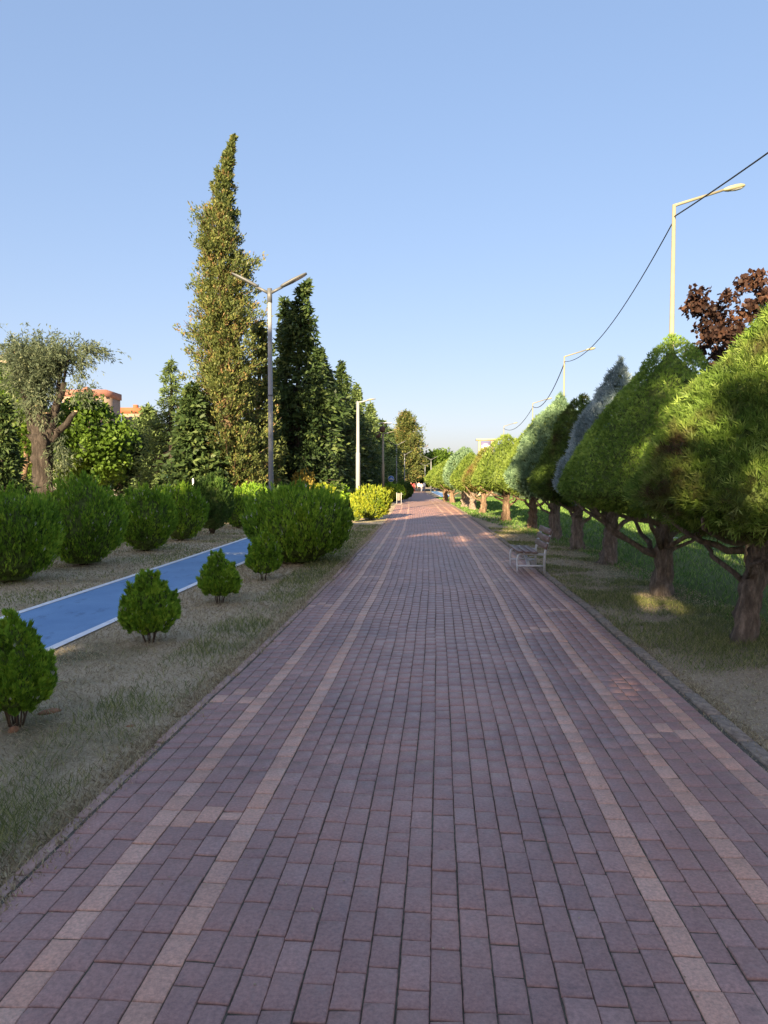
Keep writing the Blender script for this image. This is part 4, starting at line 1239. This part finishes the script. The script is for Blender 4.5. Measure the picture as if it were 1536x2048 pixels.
# ------------------------------------------------------------------ litter bin
def bin_():
    x, y = G(798, 1009)
    root = empty('litter_bin', (x, y, -0.02), 'small dark litter bin on a stand at the left edge of the walkway', 'litter bin')
    V, Q_ = lathe([(0.09, 0.28), (0.11, 0.30), (0.12, 0.72), (0.128, 0.74), (0.11, 0.745), (0.09, 0.5)], 16)
    link('drum', mesh_np('drum', V, Q_, M['bin_metal'], smooth=True), root)
    for s in (-1, 1):
        MB().tube([(s * 0.145, 0, 0), (s * 0.145, 0, 0.80)], 0.014, 8).build('post', M['galv'], root, True)
    MB().tube([(-0.145, 0, 0.62), (0.145, 0, 0.62)], 0.014, 6).build('pivot', M['galv'], root)
    MB().box((0, 0, 0.02), (0.34, 0.22, 0.04), bev=0.006).build('base', M['kerb'], root)
bin_()

# ------------------------------------------------------------------ bench
def bench():
    x, y = G(1034, 1147)
    root = empty('park_bench', (x, y, 0.0), 'galvanised tube bench with weathered wooden slats at the right edge of the walkway', 'bench', None, -math.atan(0.06))
    DEP, LEN, SH = 0.47, 1.02, 0.375
    r = 0.0215
    for yy in (0.0, LEN):
        f = MB()
        f.tube([(0, yy, 0), (0, yy, SH - 0.13), (0.02, yy, SH - 0.06), (0.07, yy, SH - 0.028), (0.16, yy, SH - 0.028), (DEP, yy, SH - 0.045)], r, 10)
        fr = f.build('side_frame', M['galv'], root, True)
        MB().tube([(DEP, yy, 0), (DEP + 0.005, yy, SH - 0.04), (DEP + 0.03, yy, SH + 0.06), (DEP + 0.12, yy, SH + 0.38)], r, 10).build('rear_leg', M['galv'], root, True)
        MB().tube([(0.005, yy, 0.135), (DEP, yy, 0.135)], r * 0.85, 8).build('stretcher', M['galv'], root, True)
    MB().tube([(0.20, 0, 0.14), (0.26, LEN, 0.30)], 0.03, 8, squash=0.35).build('brace', M['galv'], root, True)
    MB().tube([(0.26, 0, 0.30), (0.20, LEN, 0.14)], 0.03, 8, squash=0.35).build('brace', M['galv'], root, True)
    for i in range(3):
        o = MB().box((0, 0, 0), (0.105, 1.24, 0.032), bev=0.006).build('seat_slat', M['wood'], root)
        o.location = (0.045 + i * 0.125, LEN / 2, SH + 0.012 - i * 0.006)
        o.rotation_euler = (0, R(3), 0)
        for yy in (0, LEN):
            bo = MB().tube([(0, yy - LEN / 2, 0.014), (0, yy - LEN / 2, 0.021)], [0.009, 0.006], 8).build('bolt', M['galv'], o)
    for i in range(3):
        o = MB().box((0, 0, 0), (0.030, 1.24, 0.105), bev=0.006).build('back_slat', M['wood'], root)
        z = SH + 0.105 + i * 0.125
        o.location = (DEP + 0.012 + (z - SH - 0.06) * 0.28, LEN / 2, z)
        o.rotation_euler = (0, R(15.5), 0)
        for yy in (0, LEN):
            MB().tube([(-0.014, yy - LEN / 2, 0), (-0.021, yy - LEN / 2, 0)], [0.009, 0.006], 8).build('bolt', M['galv'], o)
bench()

# ------------------------------------------------------------------ sign tower, apartment blocks
def tower():
    Y = 84.0; x = XAT(971, Y); g = float(gz(Y)); H = HAT(881, Y) - g
    w = 30 * Y / F_PX
    root = empty('sign_tower', (x, Y, g - 0.02), 'cream sign tower with flat roof and purple-blue panel above the clipped row', 'sign tower')
    for s in (-1, 1):
        MB().box((s * (w / 2 - 0.14), 0, H / 2), (0.28, 0.5, H), bev=0.01).build('column', M['tower_cream'], root)
    MB().box((0, 0, H + 0.11), (w + 0.5, 0.8, 0.22), bev=0.02).build('roof', M['tower_cream'], root)
    MB().box((0, 0.05, H - 1.2), (w - 0.58, 0.3, 2.2)).build('panel', M['tower_panel'], root)
    em = MB()
    em.box((0, -0.12, H - 0.62), (0.95, 0.03, 0.16)); em.box((0, -0.12, H - 0.46), (0.5, 0.03, 0.14)); em.box((0, -0.12, H - 0.86), (0.8, 0.03, 0.14)); em.box((-0.42, -0.125, H - 0.95), (0.12, 0.03, 0.4)); em.box((0.42, -0.125, H - 0.95), (0.12, 0.03, 0.4))
    em.build('emblem', M['white'], root)
    MB().box((0, 0.0, H * 0.3), (w - 0.6, 0.3, H * 0.5)).build('lower_panel', M['tower_cream'], root)
    MB().box((0, 0.05, 0.05), (w + 0.8, 1.4, 0.3)).build('plinth', M['kerb'], root)
tower()

def block(px0, px1, py_top, Y, cols, rows, wall, roofc, label, seed, step=True):
    x0, x1 = XAT(px0, Y), XAT(px1, Y)
    H = HAT(py_top, Y); W_ = x1 - x0; cx = (x0 + x1) / 2
    root = empty('apartment_block', (cx, Y, -0.8), label, 'building', 'apartment blocks far behind the trees')
    wm = m_plain('wall_' + str(seed), wall, 0.9, vary=0.1, scale=0.5)
    rm = m_plain('parapet_' + str(seed), roofc, 0.9, vary=0.15, scale=0.8)
    gm = m_plain('window_glass_' + str(seed), (0.06, 0.07, 0.085), 0.15)
    Hh = H + 0.8
    MB().box((0, 5, Hh / 2 - 0.8), (W_, 10, Hh - 1.6)).build('wall', wm, root)
    rf = MB().box((0, 5, Hh - 0.85), (W_ + 0.6, 10.6, 1.6)).build('roof', rm, root)
    MB().box((-W_ * 0.1, 4, Hh + 0.5), (1.2, 1.2, 1.3)).build('chimney', rm, rf)
    cw = W_ / cols; rh = 2.9
    for i in range(cols):
        if step and i % 2 == 1:
            MB().box((-W_ / 2 + cw * (i + 0.5), -0.4, Hh / 2 - 0.8), (cw * 0.5, 0.9, Hh - 1.7)).build('bay', wm, root)
        for j in range(rows):
            z = Hh - 3.3 - j * rh
            yy = -0.05 if not (step and i % 2 == 1) else -0.9
            wdw = MB().box((-W_ / 2 + cw * (i + 0.5), yy, z), (cw * 0.42, 0.18, 1.5)).build('window', gm, root)
            MB().box((-W_ / 2 + cw * (i + 0.5), yy - 0.12, z - 0.82), (cw * 0.52, 0.3, 0.14)).build('sill', wm, wdw)
block(128, 214, 779, 180, 5, 5, (0.28, 0.20, 0.15), (0.24, 0.11, 0.085), 'salmon apartment block with reddish parapet behind the willow', 1)
block(246, 292, 815, 205, 4, 4, (0.25, 0.19, 0.14), (0.27, 0.085, 0.04), 'apartment block with orange-red roof peeping over the trees', 2, False)
block(-30, 22, 715, 150, 4, 4, (0.34, 0.28, 0.19), (0.33, 0.27, 0.19), 'pale cream block at the left edge behind the yellow-green tree', 3, False)

# ------------------------------------------------------------------ posts in the left park, fence and road on the right
def post(px, py_top, Y, r, mat, label, arm=True):
    x = XAT(px, Y); H = HAT(py_top, Y)
    root = empty('park_post', (x, Y, -0.02), label, 'post')
    MB().tube([(0, 0, 0), (0, 0, H)], [r, r], 12).build('post', M[mat], root, True)
    MB().tube([(0, 0, H), (0, 0, H + 0.05)], [r * 1.1, r * 0.5], 12).build('cap', M['galv'], root, True)
    if arm:
        MB().tube([(0, 0, H - 0.12), (0.14, 0, H - 0.10), (0.18, 0, H - 0.2)], [0.03, 0.03, 0.025], 7).build('handle', M['galv'], root, True)
post(338, 951, 31.5, 0.09, 'teal', 'teal round post of the exercise ground behind the shrubs')
post(386, 958, 27, 0.035, 'white', 'thin white post left of the dark egg-shaped shrub', False)

fence = empty('metal_fence', (0, 0, 0), 'dark metal rail fence along the road beyond the right lawn', 'fence')
M['fence'] = m_plain('fence_paint', (0.03, 0.032, 0.03), 0.6)
def FX(y): return 10.2 + 0.07 * y
for y in np.arange(4, 61, 2.0):
    MB().box((FX(y), y, 0.55), (0.05, 0.05, 1.15), bev=0.004).build('fence_post', M['fence'], fence)
for z in (0.15, 0.6, 1.0):
    MB().tube([(FX(4), 4, z), (FX(60), 60, z)], 0.02, 6).build('rail', M['fence'], fence)
mb = MB()
for y in np.arange(4.2, 45, 0.2):
    mb.box((FX(y), y, 0.57), (0.014, 0.014, 0.84))
bo = mb.build('thin_bars', M['fence'], fence); bo['kind'] = 'stuff'
road = link('road', sheet('road', [0, 4, 9], -20, 160, 4, -0.012, M['asphalt'], lambda v, y: 11.4 + 0.075 * y + v))
tag(road, 'asphalt road beyond the fence on the right', kind='structure')

# ------------------------------------------------------------------ distant people
SK = m_plain('skin', (0.42, 0.26, 0.18), 0.6)
HAIR = m_plain('hair', (0.03, 0.022, 0.018), 0.7)
def cloth(n, c): return m_plain('cloth_' + n, c, 0.85, vary=0.1)
def person(px, Y, H, top, legs, label, seed, rz=0.0, stride=0.12):
    x = XAT(px, Y); g = float(gz(Y))
    root = empty('person', (x, Y, g), label, 'person', 'people far down the walkway', rz)
    s = H / 1.75
    J = {'pel': (0, 0, 0.95), 'wst': (0, 0, 1.10), 'chs': (0, 0.01, 1.32), 'nck': (0, 0, 1.49), 'hd0': (0, -0.02, 1.58), 'hd1': (0, -0.02, 1.70),
         'hl': (-0.10, 0, 0.90), 'hr': (0.10, 0, 0.90), 'kl': (-0.11, -stride * 0.6, 0.50), 'kr': (0.11, stride * 0.3, 0.50), 'al': (-0.11, -stride, 0.07), 'ar': (0.11, stride * 1.2, 0.09),
         'tl': (-0.12, -stride - 0.16, 0.03), 'tr': (0.12, stride * 1.2 - 0.16, 0.03),
         'sl': (-0.19, 0, 1.41), 'sr': (0.19, 0, 1.41), 'el': (-0.25, 0.05, 1.13), 'er': (0.25, 0.0, 1.13), 'wl': (-0.25, -0.06, 0.88), 'wr': (0.26, -0.12, 0.90), 'fl': (-0.25, -0.09, 0.79), 'fr': (0.26, -0.16, 0.82)}
    rad = {'pel': .15, 'wst': .13, 'chs': .155, 'nck': .06, 'hd0': .085, 'hd1': .085, 'hl': .095, 'hr': .095, 'kl': .062, 'kr': .062, 'al': .042, 'ar': .042, 'tl': .035, 'tr': .035,
           'sl': .065, 'sr': .065, 'el': .046, 'er': .046, 'wl': .034, 'wr': .034, 'fl': .03, 'fr': .03}
    E = [('pel', 'wst'), ('wst', 'chs'), ('chs', 'nck'), ('nck', 'hd0'), ('hd0', 'hd1'), ('pel', 'hl'), ('pel', 'hr'), ('hl', 'kl'), ('hr', 'kr'), ('kl', 'al'), ('kr', 'ar'), ('al', 'tl'), ('ar', 'tr'),
         ('chs', 'sl'), ('chs', 'sr'), ('sl', 'el'), ('sr', 'er'), ('el', 'wl'), ('er', 'wr'), ('wl', 'fl'), ('wr', 'fr')]
    names = list(J)
    me = bpy.data.meshes.new('body')
    me.from_pydata([tuple(c * s for c in J[n]) for n in names], [(names.index(a), names.index(b)) for a, b in E], [])
    tmp = bpy.data.objects.new('body_tmp', me); COL.objects.link(tmp)
    md = tmp.modifiers.new('skin', 'SKIN'); md.use_smooth_shade = True
    for i, n in enumerate(names):
        sv = me.skin_vertices[0].data[i]
        sv.radius = (rad[n] * s * (1.15 if n in ('chs', 'pel', 'wst') else 1), rad[n] * s * (0.78 if n in ('chs', 'pel', 'wst') else 1))
        sv.use_root = (n == 'pel')
    tmp.modifiers.new('sub', 'SUBSURF').levels = 1
    dg = bpy.context.evaluated_depsgraph_get()
    bm_ = bpy.data.meshes.new_from_object(tmp.evaluated_get(dg))
    bpy.data.objects.remove(tmp, do_unlink=True)
    bm_.materials.clear()
    for m_ in (SK, top, legs, HAIR): bm_.materials.append(m_)
    for p in bm_.polygons:
        c = p.center / s
        if c.z > 1.66 or (c.z > 1.56 and c.y > 0.01): p.material_index = 3
        elif c.z > 1.50: p.material_index = 0
        elif abs(c.x) > 0.20 and c.z < 1.15: p.material_index = 0
        elif c.z > 0.98: p.material_index = 1
        elif c.z > 0.10: p.material_index = 2
        else: p.material_index = 3
        p.use_smooth = True
    link('body', bm_, root)
    return root
wht, red_, blk, dnm, gry = cloth('white', (0.7, 0.7, 0.7)), cloth('red', (0.42, 0.03, 0.04)), cloth('black', (0.02, 0.02, 0.022)), cloth('denim', (0.06, 0.09, 0.16)), cloth('grey', (0.25, 0.25, 0.27))
person(822, 118, 1.70, red_, blk, 'distant person in a red top at the left of the group', 1, 0.2)
person(828, 120, 1.62, red_, red_, 'distant person dressed all in dark red', 2, 2.9)
person(833, 119, 1.78, blk, blk, 'distant person dressed in black in the middle of the group', 3, 3.1)
person(838, 116, 1.72, wht, blk, 'distant person in white top and black trousers beside the one in black', 4, 0.1)
person(843, 121, 1.55, wht, gry, 'distant shorter person in white top and grey trousers', 5, 0.4)
person(848, 113, 1.75, wht, dnm, 'distant person in white top and blue trousers at the right of the group', 6, 3.0)

# ------------------------------------------------------------------ stones, litter
def lump(px, py, s, mat, label, seed, cat='stone'):
    rg = np.random.default_rng(seed)
    x, y = G(px, py)
    V, Q_ = lathe([(0.02, 0), (0.8, 0.02), (1.0, 0.2), (0.8, 0.5), (0.35, 0.68), (0.02, 0.7)], 12)
    V = V * (1 + 0.14 * snoise(V, 2.4, seed))[:, None] * np.array(s)
    o = link('stone', mesh_np('stone', V, Q_, M[mat], smooth=False))
    o.location = (x, y, -0.03); o.rotation_euler = (0, 0, rg.uniform(0, 3))
    tag(o, label, cat, 'clay stones in the dry grass')
lump(28, 1455, (0.055, 0.03, 0.055), 'clay', 'orange clay stone under the nearest small shrub', 1)
lump(100, 1418, (0.075, 0.05, 0.04), 'clay', 'brown clay lump right of the nearest small shrub', 2)
lump(262, 1445, (0.035, 0.02, 0.02), 'clay', 'small reddish stone lying in the grass of the strip', 3)

# ------------------------------------------------------------------ grass
def path_left(y): return XL(y) - 0.085
def path_right(y): return PX(WPATH + 0.13, y)
def noise2(x, y, s, seed): return snoise(np.stack([x, y, np.zeros_like(x)], -1), s, seed)
def blades_mesh(name, x, y, h, mat, rg, label, w=0.006, lean=0.45, tintn=None):
    n = len(x)
    P = np.stack([x, y, -0.026 + gz(y)], -1)
    D = unit(np.stack([rg.normal(size=n) * lean, rg.normal(size=n) * lean, np.ones(n)], -1))
    V, Qv = kites(P, D, h, w, rg)
    tn = np.clip(rg.normal(0.5, 0.36, n) if tintn is None else tintn, 0, 1)
    o = link(name, mesh_np(name, V, Qv, mat, tn))
    return tag(o, label, 'grass', kind='stuff')
rg = np.random.default_rng(77)
def strip_pts(n, y0, y1, xl, xr, pw=1.0):
    y = y0 + (y1 - y0) * rg.random(n) ** pw
    u = rg.random(n)
    return xl(y) + (xr(y) - xl(y)) * u, y, u
lane_r = lambda y: LANE(1.52, y)
lane_l = lambda y: LANE(-0.02, y)
# left strip
x, y, u = strip_pts(95000, 2.4, 26, lane_r, path_left, 2.5)
gmask = noise2(x, y, 1.1, 5) * 0.55 + noise2(x, y, 3.5, 6) * 0.35 + np.where(u > 0.62, 0.42, -0.55) + np.where(y < 4.2, 0.25, 0) - np.where(u > 0.93, 0.9, 0)
green = gmask + rg.normal(size=len(x)) * 0.3 > 0.25
sc = np.clip(y / 7, 0.6, 2.5)
k = green
blades_mesh('green_grass', x[k], y[k], (0.03 + 0.065 * rg.random(k.sum()) ** 1.6) * np.clip(1 + 0.7 * gmask[k], 0.5, 2.0), M['gr_green'], rg, 'greener grass growing in the strip beside the walkway', 0.006 * sc[k], 0.6)
k = ~green
blades_mesh('dry_grass', x[k], y[k], 0.022 + 0.045 * rg.random(k.sum()) ** 1.5, M['gr_dry'], rg, 'dry straw-coloured grass in the strip beside the walkway', 0.006 * sc[k], 1.3)
# fringe hanging over the path edge
y = 2.2 + 20 * rg.random(26000) ** 1.8
x = path_left(y) + 0.10 - np.abs(rg.normal(size=len(y))) * 0.13 + 0.06 * noise2(y, y * 0, 2.5, 9) + 0.03 * noise2(y, y * 0, 9, 10)
blades_mesh('fringe_grass', x, y, 0.02 + 0.04 * rg.random(len(y)), M['gr_dry'], rg, 'pale dry grass fringe creeping over the left path edge', 0.007, 1.2)
y = 3.2 + 18 * rg.random(22000) ** 1.6
x = path_right(y) - 0.03 + rg.normal(size=len(y)) * 0.07 + 0.03 * noise2(y, y * 0, 2.5, 19)
blades_mesh('kerb_straw', x, y, 0.02 + 0.035 * rg.random(len(y)), M['gr_dry'], rg, 'dry straw caught along the right kerb', 0.006, 1.3)
# left of the lane
x, y, u = strip_pts(40000, 7.5, 32, lambda y: LANE(-3.2, y), lane_l, 1.5)
k = noise2(x, y, 1.3, 15) + rg.normal(size=len(x)) * 0.5 > 0.45
sc = np.clip(y / 7, 0.8, 3)
blades_mesh('dry_grass', x[~k], y[~k], 0.02 + 0.035 * rg.random((~k).sum()), M['gr_dry'], rg, 'dry grass under the shrubs left of the cycle lane', 0.007 * sc[~k], 1.2)
blades_mesh('green_grass', x[k], y[k], 0.03 + 0.05 * rg.random(k.sum()), M['gr_green'], rg, 'greener tufts under the shrubs left of the cycle lane', 0.007 * sc[k], 0.7)
# right: dirt strip with sparse tufts, lawn beyond
x, y, u = strip_pts(90000, 3.4, 24, path_right, lambda y: path_right(y) + 1.9, 2.1)
g2 = noise2(x, y, 1.3, 21) * 0.9 + noise2(x, y, 4, 22) * 0.5
k = g2 + rg.normal(size=len(x)) * 0.25 > 0.15
k2 = (~k) & (rg.random(len(x)) < 0.55)
sc = np.clip(y / 7, 0.7, 2.5)
blades_mesh('green_grass', x[k], y[k], (0.025 + 0.05 * rg.random(k.sum())) * np.clip(0.7 + 0.7 * g2[k], 0.5, 1.8), M['gr_green'], rg, 'tufts of green grass in the dirt right of the kerb', 0.006 * sc[k], 0.7)
blades_mesh('dry_grass', x[k2], y[k2], 0.015 + 0.03 * rg.random(k2.sum()), M['gr_dry'], rg, 'dry grass and litter in the dirt right of the kerb', 0.006 * sc[k2], 1.4)
x, y, u = strip_pts(52000, 6, 70, lambda y: path_right(y) + np.clip(1.4 - (y - 16) * 0.09, 0.05, 1.4), lambda y: path_right(y) + 7.5, 1.5)
sc = np.clip(y / 9, 0.8, 5)
blades_mesh('lawn_grass', x, y, (0.05 + 0.06 * rg.random(len(x))) * np.clip(sc, 0.8, 1.3), M['gr_lawn'], rg, 'green lawn under the clipped conifers on the right', 0.009 * sc, 0.6)
# weeds in the joints on the right part of the path
pts = []
for (v, y0, n) in ((28, 4.4, 60), (28, 5.2, 40), (28, 6.2, 40), (32.9, 5.5, 120), (32.9, 7.0, 160), (32, 4.7, 60), (33.8, 8.5, 160), (31, 5.0, 30)):
    yy = y0 + rg.normal(size=n) * 0.35; vv = v * UNIT + rg.normal(size=n) * 0.006
    pts.append(np.stack([PX(vv, yy), yy], -1))
pts = np.concatenate(pts)
blades_mesh('joint_weeds', pts[:, 0], pts[:, 1], 0.03 + 0.02 * rg.random(len(pts)), M['gr_dry'], rg, 'dry weeds growing in the joints at the right of the walkway', 0.006, 1.0)


# fallen bits lying on the bricks
n = 260
y = 1.9 + 16 * rg.random(n) ** 1.7; v = WPATH * (1 - rg.random(n) ** 1.3) * 0.98 + 0.02
x = PX(v, y)
a = rg.uniform(0, 6.28, n)
V, Qv = kites(np.stack([x, y, pz(x, y) + 0.004], -1), np.stack([np.cos(a), np.sin(a), 0.08 * np.ones(n)], -1), 0.008 + 0.014 * rg.random(n), 0.006 + 0.004 * rg.random(n), rg, flat=np.tile([0.05, 0.02, 1.0], (n, 1)))
tag(link('leaf_litter', mesh_np('leaf_litter', V, Qv, M['gr_dry'], rg.random(n))), 'tiny dry leaf bits scattered over the paving bricks', 'leaf litter', kind='stuff')
